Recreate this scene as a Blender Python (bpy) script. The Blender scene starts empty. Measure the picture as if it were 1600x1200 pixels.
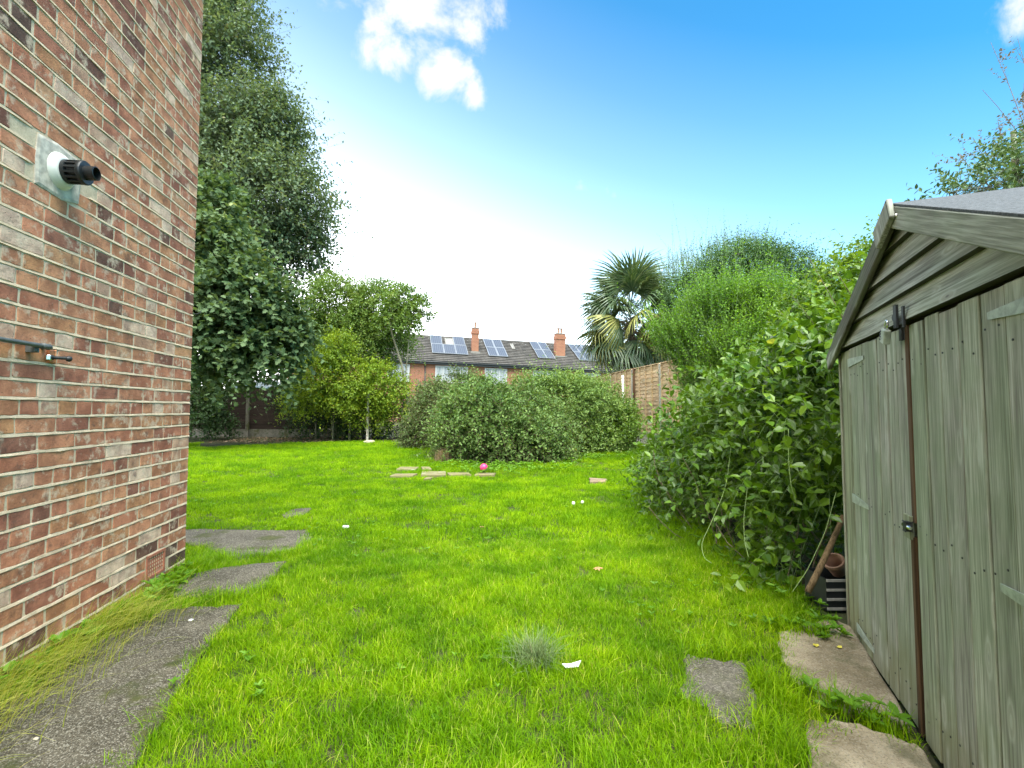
import bpy, bmesh, math, random
import numpy as np
from mathutils import Vector, Matrix, Quaternion

random.seed(7)
RNG = np.random.default_rng(11)
R = math.radians
S = bpy.context.scene
COL = S.collection

# ------------------------------------------------------------------ camera
PITCH, FPX, CAMZ = R(2.95), 780.0, 1.1
cam = bpy.data.objects.new('camera', bpy.data.cameras.new('camera'))
COL.objects.link(cam)
S.camera = cam
cam.data.lens = 36.0 * FPX / 1600
cam.data.clip_start = 0.02
cam.data.clip_end = 3000
cam.location = (0, 0, CAMZ)
cam.rotation_euler = (math.pi / 2 + PITCH, 0, 0)


def ray(px, py):
    cx, cy = (px - 800) / FPX, (600 - py) / FPX
    return np.array([cx, math.cos(PITCH) - cy * math.sin(PITCH), math.sin(PITCH) + cy * math.cos(PITCH)])


# ------------------------------------------------------------------ world
SUN_EL, SUN_AZ = 64, 165          # azimuth clockwise from +Y
world = bpy.data.worlds.new('World')
S.world = world
world.use_nodes = True
wt = world.node_tree
wn_, wl_ = wt.nodes, wt.links
bg = wn_['Background']
bg.inputs[1].default_value = 0.1
sky = wn_.new('ShaderNodeTexSky')
sky.sky_type = 'NISHITA'
sky.sun_disc = False
sky.sun_elevation = R(SUN_EL)
sky.sun_rotation = R(SUN_AZ)
sky.dust_density = 0.6
sky.ozone_density = 2.5
hs = wn_.new('ShaderNodeHueSaturation')
hs.inputs['Saturation'].default_value = 1.3
hs.inputs['Value'].default_value = 0.66
wl_.new(sky.outputs[0], hs.inputs['Color'])
geo = wn_.new('ShaderNodeNewGeometry')
tco = wn_.new('ShaderNodeTexCoord')
sep = wn_.new('ShaderNodeSeparateXYZ')
wl_.new(tco.outputs['Generated'], sep.inputs[0])


def wmath(op, a, b=None, c=None, clamp=False):
    n = wn_.new('ShaderNodeMath')
    n.operation = op
    n.use_clamp = clamp
    for i, v in enumerate((a, b, c)):
        if v is None:
            continue
        if isinstance(v, (int, float)):
            n.inputs[i].default_value = v
        else:
            wl_.new(v, n.inputs[i])
    return n.outputs[0]


# pale high haze that thickens towards the horizon
hz = wn_.new('ShaderNodeValToRGB')
hz.color_ramp.interpolation = 'LINEAR'
e = hz.color_ramp.elements
e[0].position, e[0].color = 0.0, (1, 1, 1, 1)
e[1].position, e[1].color = 0.88, (0.0, 0.0, 0.0, 1)
for p, v in ((0.1, .72), (0.22, .34), (0.33, .15), (0.42, .092), (0.5, .058), (0.6, .030), (0.70, .010)):
    x = e.new(p)
    x.color = (v, v, v, 1)
wl_.new(wmath('ADD', sep.outputs[2], wmath('MULTIPLY', sep.outputs[0], 0.34)), hz.inputs[0])
mix1 = wn_.new('ShaderNodeMix')
mix1.data_type = 'RGBA'
wl_.new(hz.outputs[0], mix1.inputs[0])
tint = wn_.new('ShaderNodeMix')
tint.data_type = 'RGBA'
tint.blend_type = 'MULTIPLY'
tint.inputs[0].default_value = 1.0
wl_.new(hs.outputs[0], tint.inputs[6])
tint.inputs[7].default_value = (0.16, 1.1, 1.05, 1)
wl_.new(tint.outputs[2], mix1.inputs[6])
mix1.inputs[7].default_value = (15.5, 15.6, 15.5, 1)
# a few white clouds
noi = wn_.new('ShaderNodeTexNoise')
noi.inputs['Scale'].default_value = 9.0
noi.inputs['Detail'].default_value = 9
noi.inputs['Roughness'].default_value = 0.58
noi.inputs['Distortion'].default_value = 0.25
wl_.new(tco.outputs['Generated'], noi.inputs['Vector'])
M = None
for (px, py, deg, amp) in ((612, 62, 4.2, 1.0), (650, 20, 5.6, 1.0), (725, 22, 5.0, .8), (693, 116, 3.7, 1.0), (736, 142, 2.4, .8), (525, 0, 3.6, .8), (352, 2, 4.0, .8),
                           (1590, -6, 3.6, .95), (960, 298, 1.5, .55), (905, 290, 1.6, .5), (1490, 30, 2.0, .5)):
    d = ray(px, py)
    d = d / np.linalg.norm(d)
    dn = wn_.new('ShaderNodeVectorMath')
    dn.operation = 'DOT_PRODUCT'
    wl_.new(tco.outputs['Generated'], dn.inputs[0])
    dn.inputs[1].default_value = tuple(d)
    mr = wn_.new('ShaderNodeMapRange')
    mr.inputs['From Min'].default_value = math.cos(R(deg * 1.25))
    mr.inputs['From Max'].default_value = 1.0
    mr.inputs['To Max'].default_value = amp
    wl_.new(dn.outputs['Value'], mr.inputs['Value'])
    M = mr.outputs[0] if M is None else wmath('MAXIMUM', M, mr.outputs[0])
dens = wmath('ADD', noi.outputs[0], wmath('MULTIPLY', M, 0.42))
cr = wn_.new('ShaderNodeMapRange')
cr.interpolation_type = 'SMOOTHSTEP'
cr.inputs['From Min'].default_value = 0.72
cr.inputs['From Max'].default_value = 0.93
wl_.new(dens, cr.inputs['Value'])
cl = wmath('MULTIPLY', cr.outputs[0], wmath('GREATER_THAN', M, 0.001))
mix2 = wn_.new('ShaderNodeMix')
mix2.data_type = 'RGBA'
wl_.new(cl, mix2.inputs[0])
wl_.new(mix1.outputs[2], mix2.inputs[6])
mix2.inputs[7].default_value = (2.6, 2.6, 2.62, 1)
wl_.new(mix2.outputs[2], bg.inputs[0])

sun = bpy.data.objects.new('sun', bpy.data.lights.new('sun', 'SUN'))
COL.objects.link(sun)
sun.data.energy = 3.0
sun.data.angle = R(60)
sun.data.color = (1.0, 0.95, 0.87)
el, az = R(SUN_EL), R(SUN_AZ)
to_sun = Vector((math.sin(az) * math.cos(el), math.cos(az) * math.cos(el), math.sin(el)))
sun.rotation_euler = to_sun.to_track_quat('Z', 'Y').to_euler()
sun.location = to_sun * 30

S.view_settings.view_transform = 'Standard'
S.view_settings.look = 'None'
S.view_settings.exposure = 2.18
S.view_settings.gamma = 1.0
S.cycles.max_bounces = 8
S.cycles.transparent_max_bounces = 4


# ------------------------------------------------------------------ helpers
def gz(x, y):
    """height of the ground"""
    t = np.clip((np.asarray(y, float) - 5.5) / 9.5, 0, 1)
    x = np.asarray(x, float)
    w = np.clip((np.asarray(y, float) - 3.0) / 2, 0, 1)
    return 0.15 * t * t * (3 - 2 * t) + w * (0.012 * np.sin(x * 1.7 + 1) * np.sin(y * 1.3) + 0.008 * np.sin(x * 4.1 + y * 3.3))


def G(px, py, z=None):
    d = ray(px, py)
    h = 0.0
    for _ in range(8):
        k = (h - CAMZ) / d[2]
        h = float(gz(d[0] * k, d[1] * k)) if z is None else z
    return np.array([d[0] * k, d[1] * k, h])


def P(px, py, Y):
    d = ray(px, py)
    k = Y / d[1]
    return np.array([d[0] * k, Y, CAMZ + d[2] * k])


WL = {}


def tag(o, label=None, cat=None, group=None, kind=None):
    if label: o['label'] = label
    if cat: o['category'] = cat
    if group: o['group'] = group
    if kind: o['kind'] = kind
    return o


def thing(name, loc, label, cat, group=None):
    o = bpy.data.objects.new(name, None)
    o.empty_display_size = 0.1
    COL.objects.link(o)
    o.location = loc
    WL[o.name] = Vector(loc)
    return tag(o, label, cat, group)


def link(name, me, loc, parent=None):
    o = bpy.data.objects.new(name, me)
    COL.objects.link(o)
    loc = Vector(loc)
    WL[o.name] = loc
    if parent is not None:
        o.parent = parent
        o.location = loc - WL[parent.name]
    else:
        o.location = loc
    return o


def mesh_np(name, V, faces, mat, attr=None, smooth=False, base=None):
    """faces: list of int arrays (n,k). attr: dict name -> per-vertex floats"""
    V = np.asarray(V, np.float32)
    me = bpy.data.meshes.new(name)
    me.vertices.add(len(V))
    me.vertices.foreach_set('co', V.ravel())
    faces = [np.asarray(f, np.int32) for f in faces if len(f)]
    nl = sum(f.size for f in faces)
    nf = sum(len(f) for f in faces)
    me.loops.add(nl)
    me.loops.foreach_set('vertex_index', np.concatenate([f.ravel() for f in faces]))
    me.polygons.add(nf)
    tot = np.concatenate([np.full(len(f), f.shape[1], np.int32) for f in faces])
    st = np.concatenate([[0], np.cumsum(tot)[:-1]]).astype(np.int32)
    me.polygons.foreach_set('loop_start', st)
    me.polygons.foreach_set('loop_total', tot)
    me.polygons.foreach_set('use_smooth', np.full(nf, bool(smooth)))
    me.update(calc_edges=True)
    for k, a in (attr or {}).items():
        at = me.attributes.new(k, 'FLOAT', 'POINT')
        at.data.foreach_set('value', np.asarray(a, np.float32))
    if mat: me.materials.append(mat)
    return me


def part(name, V, faces, mat, parent=None, attr=None, smooth=False, at=None):
    V = np.asarray(V, float)
    c = (V.min(0) + V.max(0)) / 2 if at is None else np.asarray(at, float)
    me = mesh_np(name, V - c, faces, mat, attr, smooth)
    return link(name, me, c, parent)


def bm_part(name, bm, mat, parent=None, smooth=False, at=None):
    me = bpy.data.meshes.new(name)
    V = np.array([v.co for v in bm.verts])
    c = (V.min(0) + V.max(0)) / 2 if at is None else np.asarray(at, float)
    bmesh.ops.translate(bm, verts=bm.verts, vec=-Vector(c))
    bm.to_mesh(me)
    bm.free()
    if smooth:
        me.polygons.foreach_set('use_smooth', np.ones(len(me.polygons), bool))
        me.set_sharp_from_angle(angle=R(40))
    if mat: me.materials.append(mat)
    return link(name, me, c, parent)


def add_box(bm, c, ax, half, bev=0.0, jit=0.0):
    """box with centre c, unit axes ax (3 vectors), half sizes"""
    r = bmesh.ops.create_cube(bm, size=2)
    vs = r['verts']
    A = [Vector(a) for a in ax]
    c = Vector(c)
    for v in vs:
        p = v.co.copy()
        v.co = c + A[0] * p.x * half[0] + A[1] * p.y * half[1] + A[2] * p.z * half[2]
        if jit:
            v.co += Vector((random.uniform(-jit, jit), random.uniform(-jit, jit), random.uniform(-jit, jit)))
    if bev > 0:
        es = list({e for v in vs for e in v.link_edges})
        bmesh.ops.bevel(bm, geom=es, offset=bev, segments=1, affect='EDGES', profile=.5)


XYZ = (Vector((1, 0, 0)), Vector((0, 1, 0)), Vector((0, 0, 1)))


def box(name, c, half, mat, parent=None, ax=XYZ, bev=0.0, jit=0.0):
    """board or block: local x, y, z run along ax, so the grain follows the piece"""
    bm = bmesh.new()
    add_box(bm, (0, 0, 0), XYZ, half, bev, jit)
    bmesh.ops.recalc_face_normals(bm, faces=bm.faces)
    me = bpy.data.meshes.new(name)
    bm.to_mesh(me)
    bm.free()
    if mat: me.materials.append(mat)
    o = link(name, me, c, parent)
    o.rotation_euler = frame_euler(ax)
    return o


def tube_np(pts, rad, n=5, cap=True):
    """tube through pts with radii; returns V, [faces]"""
    pts = np.asarray(pts, float)
    m = len(pts)
    rad = np.broadcast_to(np.asarray(rad, float), (m,))
    t = np.gradient(pts, axis=0)
    t /= np.linalg.norm(t, axis=1, keepdims=True) + 1e-9
    ref = np.array([0, 0, 1.0]) if abs(t[:, 2]).mean() < .8 else np.array([1.0, 0, 0])
    u = np.cross(t, ref)
    u /= np.linalg.norm(u, axis=1, keepdims=True) + 1e-9
    v = np.cross(t, u)
    a = np.arange(n) * 2 * math.pi / n
    V = (pts[:, None] + rad[:, None, None] * (np.cos(a)[None, :, None] * u[:, None] + np.sin(a)[None, :, None] * v[:, None])).reshape(-1, 3)
    i = np.arange(m - 1)[:, None] * n
    j = np.arange(n)[None]
    q = np.stack([i + j, i + (j + 1) % n, i + n + (j + 1) % n, i + n + j], -1).reshape(-1, 4)
    F = [q]
    if cap:
        F.append(np.array([np.arange(n)[::-1], (m - 1) * n + np.arange(n)]))
    return V, F


def frame_euler(ax):
    A = [Vector(a).normalized() for a in ax]
    if A[0].cross(A[1]).dot(A[2]) < 0: A[0] = -A[0]
    return Matrix((A[0], A[1], A[2])).transposed().to_euler()


class Acc:
    """collects many pieces into one mesh"""
    def __init__(s): s.V, s.F, s.n, s.A = [], {}, 0, []

    def add(s, V, F, tone=None):
        V = np.asarray(V, float)
        for f in F:
            f = np.asarray(f)
            if len(f): s.F.setdefault(f.shape[1], []).append(f + s.n)
        s.V.append(V)
        s.A.append(np.full(len(V), .5) if tone is None else np.broadcast_to(np.asarray(tone, float), (len(V),)))
        s.n += len(V)

    def part(s, name, mat, parent=None, smooth=False, at=None):
        return part(name, np.concatenate(s.V), [np.concatenate(f) for f in s.F.values()], mat, parent, {'tone': np.concatenate(s.A)}, smooth, at)


# ------------------------------------------------------------------ materials
def mat_new(name):
    m = bpy.data.materials.new(name)
    m.use_nodes = True
    m.node_tree.nodes.clear()
    return m


class NT:
    def __init__(s, m):
        s.m = m; s.n = m.node_tree.nodes; s.l = m.node_tree.links

    def node(s, t, **k):
        n = s.n.new(t)
        for a, b in k.items(): setattr(n, a, b)
        return n

    def put(s, inp, v):
        if v is None: return
        if hasattr(v, 'is_output') or isinstance(v, bpy.types.NodeSocket): s.l.new(v, inp)
        elif isinstance(v, (tuple, list)) and len(v) == 3 and inp.type == 'RGBA': inp.default_value = (*v, 1)
        else: inp.default_value = v

    def math(s, op, a, b=None, clamp=False):
        n = s.node('ShaderNodeMath', operation=op, use_clamp=clamp)
        s.put(n.inputs[0], a); s.put(n.inputs[1], b)
        return n.outputs[0]

    def mix(s, f, a, b, blend='MIX'):
        n = s.node('ShaderNodeMix', data_type='RGBA', blend_type=blend)
        s.put(n.inputs[0], f); s.put(n.inputs[6], a); s.put(n.inputs[7], b)
        return n.outputs[2]

    def noise(s, vec, scale, detail=4, rough=.55, dist=0):
        n = s.node('ShaderNodeTexNoise')
        s.put(n.inputs['Vector'], vec); n.inputs['Scale'].default_value = scale
        n.inputs['Detail'].default_value = detail; n.inputs['Roughness'].default_value = rough
        n.inputs['Distortion'].default_value = dist
        return n.outputs[0]

    def vor(s, vec, scale, feature='F1', out=0):
        n = s.node('ShaderNodeTexVoronoi', feature=feature)
        s.put(n.inputs['Vector'], vec); n.inputs['Scale'].default_value = scale
        return n.outputs[out]

    def ramp(s, f, stops, interp='LINEAR'):
        n = s.node('ShaderNodeValToRGB')
        n.color_ramp.interpolation = interp
        e = n.color_ramp.elements
        while len(e) < len(stops): e.new(.5)
        for x, (p, c) in zip(e, stops):
            x.position = p
            x.color = (*c, 1) if not isinstance(c, (int, float)) else (c, c, c, 1)
        s.put(n.inputs[0], f)
        return n.outputs[0]

    def rng(s, v, a, b, c=0., d=1., smooth=True):
        n = s.node('ShaderNodeMapRange')
        if smooth: n.interpolation_type = 'SMOOTHSTEP'
        s.put(n.inputs['Value'], v)
        for k, x in (('From Min', a), ('From Max', b), ('To Min', c), ('To Max', d)): n.inputs[k].default_value = x
        return n.outputs[0]

    def pos(s): return s.node('ShaderNodeNewGeometry').outputs['Position']
    def obj(s): return s.node('ShaderNodeTexCoord').outputs['Object']
    def rand(s): return s.node('ShaderNodeObjectInfo').outputs['Random']
    def ocol(s): return s.node('ShaderNodeObjectInfo').outputs['Color']
    def attr(s, a): return s.node('ShaderNodeAttribute', attribute_name=a).outputs['Fac']

    def vmul(s, v, k):
        n = s.node('ShaderNodeVectorMath', operation='MULTIPLY')
        s.put(n.inputs[0], v); n.inputs[1].default_value = k
        return n.outputs[0]

    def vadd(s, v, w):
        n = s.node('ShaderNodeVectorMath', operation='ADD')
        s.put(n.inputs[0], v); s.put(n.inputs[1], w)
        return n.outputs[0]

    def bump(s, h, strength=.4, dist=.01):
        n = s.node('ShaderNodeBump')
        n.inputs['Strength'].default_value = strength; n.inputs['Distance'].default_value = dist
        s.put(n.inputs['Height'], h)
        return n.outputs[0]

    def out(s, col, rough=.8, bump=None, metal=0, spec=.5):
        b = s.node('ShaderNodeBsdfPrincipled')
        s.put(b.inputs['Base Color'], col); s.put(b.inputs['Roughness'], rough)
        b.inputs['Metallic'].default_value = metal
        b.inputs['Specular IOR Level'].default_value = spec
        if bump is not None: s.put(b.inputs['Normal'], bump)
        o = s.node('ShaderNodeOutputMaterial')
        s.l.new(b.outputs[0], o.inputs[0])
        return s.m


def simple(name, col, rough=.6, metal=0, var=.15, scale=30, bumpk=.1, spec=.5):
    t = NT(mat_new(name))
    n = t.noise(t.obj(), scale, 5)
    c = t.mix(t.rng(n, .3, .75), tuple(x * (1 - var) for x in col), tuple(min(1, x * (1 + var)) for x in col))
    return t.out(c, rough, t.bump(n, bumpk, .004) if bumpk else None, metal, spec)


def leafmat(name, dark, mid, light, yellow=None, trans=.35, rough=.5, spec=.25, alt=.0):
    """leaf: colour from the leaf's own tone, part of the light passes through"""
    t = NT(mat_new(name))
    tone = t.attr('tone')
    st = [(0.0, dark), (.5, mid), (.93, light)]
    if yellow: st += [(.955, yellow)]
    c = t.ramp(tone, st)
    nz = t.noise(t.pos(), 1.3, 2)
    c = t.mix(t.rng(nz, .35, .7, 0, .55), c, t.mix(.5, c, light))
    p = t.node('ShaderNodeBsdfPrincipled')
    t.put(p.inputs['Base Color'], c); p.inputs['Roughness'].default_value = rough
    p.inputs['Specular IOR Level'].default_value = spec
    tr = t.node('ShaderNodeBsdfTranslucent')
    c2 = t.mix(1.0, c, (1.35, 1.25, .55), 'MULTIPLY')
    t.put(tr.inputs['Color'], c2)
    mx = t.node('ShaderNodeMixShader')
    mx.inputs[0].default_value = trans
    t.l.new(p.outputs[0], mx.inputs[1]); t.l.new(tr.outputs[0], mx.inputs[2])
    o = t.node('ShaderNodeOutputMaterial')
    t.l.new(mx.outputs[0], o.inputs[0])
    return t.m


def brickmat():
    t = NT(mat_new('old_brick'))
    tone, w = t.attr('tone'), t.pos()
    base = t.ramp(tone, [(0, (.13, .075, .055)), (.12, (.20, .095, .066)), (.28, (.35, .14, .09)), (.46, (.50, .20, .115)), (.6, (.60, .28, .155)),
                         (.74, (.45, .20, .105)), (.84, (.52, .25, .12)), (.92, (.60, .37, .25)), (1, (.70, .50, .37))])
    n1 = t.noise(w, 9, 5, .6)
    n2 = t.noise(t.vadd(w, (7, 3, 1)), 34, 6, .65)
    n3 = t.noise(t.vadd(w, (1, 9, 4)), 120, 4, .7)
    c = t.mix(t.rng(n1, .38, .66), t.mix(1, base, (.72, .64, .62), 'MULTIPLY'), t.mix(1, base, (1.18, 1.14, 1.08), 'MULTIPLY'))
    # pale worn patches and lime, dark soot and pits
    lime = t.math('MULTIPLY', t.rng(t.noise(t.vadd(w, (4, 4, 4)), 13, 6, .62), .52, .63), t.rng(n2, .36, .52))
    c = t.mix(t.math('MULTIPLY', lime, .68), c, (.68, .50, .35))
    soot = t.math('MULTIPLY', t.rng(t.noise(t.vadd(w, (2, 8, 5)), 11, 5, .6), .56, .68), t.rng(n2, .35, .55))
    c = t.mix(t.math('MULTIPLY', soot, .5), c, (.085, .058, .045))
    pits = t.rng(t.vor(w, 70), .10, .19)
    pitm = t.math('MULTIPLY', t.math('SUBTRACT', 1, pits), t.rng(n2, .5, .62))
    c = t.mix(t.math('MULTIPLY', pitm, .75), c, (.05, .035, .03))
    c = t.mix(t.rng(n3, .35, .7, 0, .5), c, t.mix(1, c, (.72, .7, .7), 'MULTIPLY'))
    h = t.math('SUBTRACT', t.math('ADD', n2, t.math('MULTIPLY', n3, .5)), t.math('MULTIPLY', pitm, 1.2))
    return t.out(c, .9, t.bump(h, .55, .006), spec=.25)


def mortarmat():
    t = NT(mat_new('lime_mortar'))
    w = t.pos()
    n1, n2 = t.noise(w, 14, 5, .6), t.noise(w, 160, 4, .7)
    c = t.ramp(n1, [(.25, (.40, .30, .20)), (.5, (.64, .49, .33)), (.75, (.74, .59, .42))])
    c = t.mix(t.rng(n2, .35, .65, 0, .4), c, t.mix(1, c, (.62, .6, .56), 'MULTIPLY'))
    return t.out(c, .95, t.bump(t.math('ADD', n1, t.math('MULTIPLY', n2, .4)), .6, .006), spec=.2)


def woodmat(name, cols, axis, knots=True, green=0.0, rough=.85, fine=1.0):
    """weathered timber; axis: 0/1/2 long direction in object coordinates (via 'grain' vector scale)"""
    t = NT(mat_new(name))
    v = t.obj()
    off = t.node('ShaderNodeCombineXYZ')
    r = t.rand()
    for i, k in enumerate((37., 53., 71.)): t.put(off.inputs[i], t.math('MULTIPLY', r, k))
    v = t.vadd(v, off.outputs[0])
    sc = [26 * fine] * 3
    sc[axis] = 1.5
    g = t.noise(t.vmul(v, tuple(sc)), 1.0, 6, .62, .6)
    sf = [150 * fine] * 3
    sf[axis] = 5
    gf = t.noise(t.vmul(v, tuple(sf)), 1.0, 4, .6)
    b = t.noise(v, 4.5, 4, .6)
    c = t.ramp(g, [(.22, cols[0]), (.45, cols[1]), (.62, cols[2]), (.85, cols[3])])
    c = t.mix(t.rng(r, 0, 1, 0, .8, False), c, t.mix(1, c, (.70, .72, .70), 'MULTIPLY'))
    r2 = t.math('FRACT', t.math('MULTIPLY', r, 7.31))
    c = t.mix(t.rng(r2, .3, 1, 0, .7 if axis == 2 else .35, False), c, t.mix(1, c, (.90, 1.02, .82), 'MULTIPLY'))
    c = t.mix(t.rng(gf, .38, .62, .75, 0), c, t.mix(1, c, (.50, .49, .46), 'MULTIPLY'))
    sk2 = [70 * fine] * 3
    sk2[axis] = 1.1
    ck = t.noise(t.vmul(v, tuple(sk2)), 1.0, 3, .5, .25)
    c = t.mix(t.rng(ck, .60, .68, 0, .7), c, t.mix(1, c, (.30, .28, .25), 'MULTIPLY'))
    if green:
        c = t.mix(t.math('MULTIPLY', t.rng(b, .4, .62), green), c, t.mix(.6, c, (.16, .235, .11)))
        wz = t.node('ShaderNodeSeparateXYZ')
        t.put(wz.inputs[0], t.pos())
        wet = t.math('MULTIPLY', t.rng(t.math('ADD', wz.outputs[2], t.math('MULTIPLY', b, -.5)), -.22, .06, .7, 0), 1.0)
        c = t.mix(wet, c, t.mix(.6, c, (.17, .15, .045)))
        wp_ = t.rng(t.noise(t.vadd(t.vmul(v, tuple(9 if k != axis else 2.2 for k in range(3))), (3, 1, 7)), 1.0, 4, .6), .60, .70, 0, .5)
        c = t.mix(wp_, c, (.50, .52, .44))
    h = t.math('ADD', g, t.math('MULTIPLY', gf, .6))
    if knots:
        sk = [13.] * 3
        sk[axis] = 4.2
        kv = t.vmul(v, tuple(sk))
        d = t.vor(kv, .85)
        k = t.rng(d, .10, .30, 1, 0)
        ring = t.math('SINE', t.math('MULTIPLY', d, 46))
        kc = t.mix(t.rng(ring, -.6, .8), (.34, .34, .27), (.46, .47, .39))
        c = t.mix(t.math('MULTIPLY', k, t.rng(t.noise(v, 3.1, 2), .47, .56, 0, .6)), c, kc)
        core = t.rng(d, .03, .08, .7, 0)
        c = t.mix(t.math('MULTIPLY', core, t.rng(t.noise(v, 2.3, 2), .5, .58)), c, (.06, .05, .04))
    return t.out(c, rough, t.bump(h, .45, .004), spec=.25)


def slabmat(name, a, b, grit, moss=.6, gs=190):
    t = NT(mat_new(name))
    w = t.pos()
    n1, n2 = t.noise(w, 3.1, 6, .62), t.noise(w, 26, 5, .6)
    c = t.mix(t.rng(n1, .35, .65), a, b)
    vn = t.node('ShaderNodeTexVoronoi')
    t.put(vn.inputs['Vector'], w)
    vn.inputs['Scale'].default_value = gs
    sc = t.node('ShaderNodeSeparateColor')
    t.l.new(vn.outputs['Color'], sc.inputs[0])
    c = t.mix(t.rng(sc.outputs[0], .55, .98, 0, grit), c, t.mix(.6, c, (.46, .42, .33)))
    c = t.mix(t.rng(sc.outputs[1], .6, .95, 0, grit), c, t.mix(1, c, (.35, .33, .3), 'MULTIPLY'))
    c = t.mix(t.rng(n2, .3, .7, .35, 0), c, t.mix(1, c, (.55, .53, .5), 'MULTIPLY'))
    m = t.math('MULTIPLY', t.rng(t.noise(t.vadd(w, (3, 3, 3)), 4.2, 6, .65), .5, .64), moss)
    c = t.mix(m, c, t.mix(t.rng(n2, .3, .7), (.035, .045, .008), (.075, .075, .02)))
    h = t.math('ADD', t.math('MULTIPLY', vn.outputs['Distance'], -1.0), t.math('MULTIPLY', n2, .8))
    return t.out(c, .92, t.bump(h, .7, .006), spec=.3)


def soilmat():
    t = NT(mat_new('soil'))
    w = t.pos()
    n1, n2 = t.noise(w, 1.1, 5, .6), t.noise(w, 30, 6, .65)
    c = t.mix(t.rng(n2, .3, .7), (.028, .026, .012), (.085, .075, .04))
    c = t.mix(t.rng(n1, .4, .6, 0, .6), c, (.04, .065, .012))
    return t.out(c, .95, t.bump(n2, .8, .03), spec=.2)


def grassmat():
    t = NT(mat_new('grass_blade'))
    tone, w = t.attr('tone'), t.pos()
    c = t.ramp(tone, [(0, (.085, .18, .003)), (.45, (.205, .375, .003)), (.8, (.31, .48, .006)), (.93, (.40, .54, .015)), (1, (.52, .50, .12))])
    n1 = t.noise(w, 1.25, 4, .6)
    n2 = t.noise(t.vadd(w, (5, 5, 0)), 5.5, 3, .6)
    c = t.mix(t.rng(n1, .36, .64), t.mix(1, c, (.70, .80, .8), 'MULTIPLY'), t.mix(1, c, (1.26, 1.14, 1.0), 'MULTIPLY'))
    c = t.mix(t.rng(n2, .35, .62, .8, 0), c, t.mix(1, c, (.62, .74, .7), 'MULTIPLY'))
    p = t.node('ShaderNodeBsdfPrincipled')
    t.put(p.inputs['Base Color'], c); p.inputs['Roughness'].default_value = .55
    p.inputs['Specular IOR Level'].default_value = .12
    tr = t.node('ShaderNodeBsdfTranslucent')
    t.put(tr.inputs['Color'], t.mix(1, c, (1.35, 1.3, .5), 'MULTIPLY'))
    mx = t.node('ShaderNodeMixShader')
    mx.inputs[0].default_value = .42
    t.l.new(p.outputs[0], mx.inputs[1]); t.l.new(tr.outputs[0], mx.inputs[2])
    o = t.node('ShaderNodeOutputMaterial')
    t.l.new(mx.outputs[0], o.inputs[0])
    return t.m


MB, MM, MSOIL, MGRASS = brickmat(), mortarmat(), soilmat(), grassmat()
GREY = [(.18, .175, .145), (.345, .34, .285), (.46, .455, .385), (.58, .575, .51)]
MW_V = woodmat('weathered_plank', GREY, 2, True, .45)
MW_H = woodmat('weathered_board', [(.18, .17, .14), (.37, .365, .315), (.50, .50, .44), (.62, .62, .56)], 0, True, .25)
MW_POST = woodmat('weathered_post', [(.13, .12, .085), (.30, .28, .21), (.42, .40, .31), (.52, .50, .41)], 2, True, .25)
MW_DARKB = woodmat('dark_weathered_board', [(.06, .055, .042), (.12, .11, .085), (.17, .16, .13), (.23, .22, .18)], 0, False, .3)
MW_BROWN = woodmat('brown_batten', [(.05, .028, .014), (.115, .062, .03), (.17, .095, .05), (.22, .13, .075)], 2, False, 0)
MW_FENCE = woodmat('fence_slat_wood', [(.38, .235, .12), (.54, .36, .20), (.64, .46, .28), (.72, .56, .36)], 0, True, 0, fine=.6)
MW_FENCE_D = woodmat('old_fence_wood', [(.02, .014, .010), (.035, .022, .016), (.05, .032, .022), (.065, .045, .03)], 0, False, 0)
MW_STICK = woodmat('stick_wood', [(.10, .06, .03), (.20, .125, .065), (.28, .18, .10), (.34, .24, .14)], 2, False, 0)
MW_PLANK = woodmat('lying_timber', [(.14, .105, .06), (.24, .19, .115), (.31, .26, .165), (.40, .34, .23)], 0, True, .25)
MCONC = slabmat('post_concrete', (.30, .28, .22), (.42, .40, .33), .4, .25)
M_SHADECONC = slabmat('shaded_mossy_concrete', (.10, .095, .07), (.17, .16, .13), .4, .8)  # mossy back fence concrete, canopy shade painted in by a darker base
MSLAB = slabmat('path_concrete', (.062, .052, .033), (.115, .098, .066), .85, .95, 240)
MSAND = slabmat('sandy_stone', (.21, .165, .095), (.43, .355, .235), .5, .55, 210)
MGSLAB = slabmat('grey_stone', (.085, .074, .055), (.135, .12, .092), .6, .4, 200)
M_BLACK = simple('black_plastic', (.012, .013, .013), .45, bumpk=.02)
M_WHITE = simple('white_plastic', (.66, .63, .55), .5, var=.1, scale=9, bumpk=.03)
M_GALV = simple('galvanised_steel', (.32, .36, .29), .6, .2, .25, 40)
M_STEEL = simple('bright_steel', (.70, .70, .68), .25, 1, .1, 40)
M_DARKM = simple('dark_iron', (.035, .038, .036), .6, .5, .3, 60)
M_COPPER = simple('copper', (.55, .22, .10), .45, .6, .3, 60)
M_GREYPIPE = simple('grey_pipe', (.10, .105, .095), .5, .1, .2, 40)
M_FELT = simple('roof_felt', (.075, .08, .082), .95, 0, .4, 120, .8)
M_TERRA = simple('terracotta', (.24, .135, .085), .8, 0, .25, 20)
M_PINK = simple('pink_plastic', (.62, .035, .14), .4, 0, .15, 8, .03)
M_PURPLE = simple('purple_plastic', (.09, .03, .16), .4, 0, .15, 8, .03)
M_PAPER = simple('white_paper', (.75, .74, .68), .8, 0, .1, 30)
M_CREAM = simple('cream_stone', (.42, .36, .26), .8, 0, .15, 30)
M_WHITEWOOD = simple('white_painted_wood', (.72, .70, .64), .7, 0, .2, 30)
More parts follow.
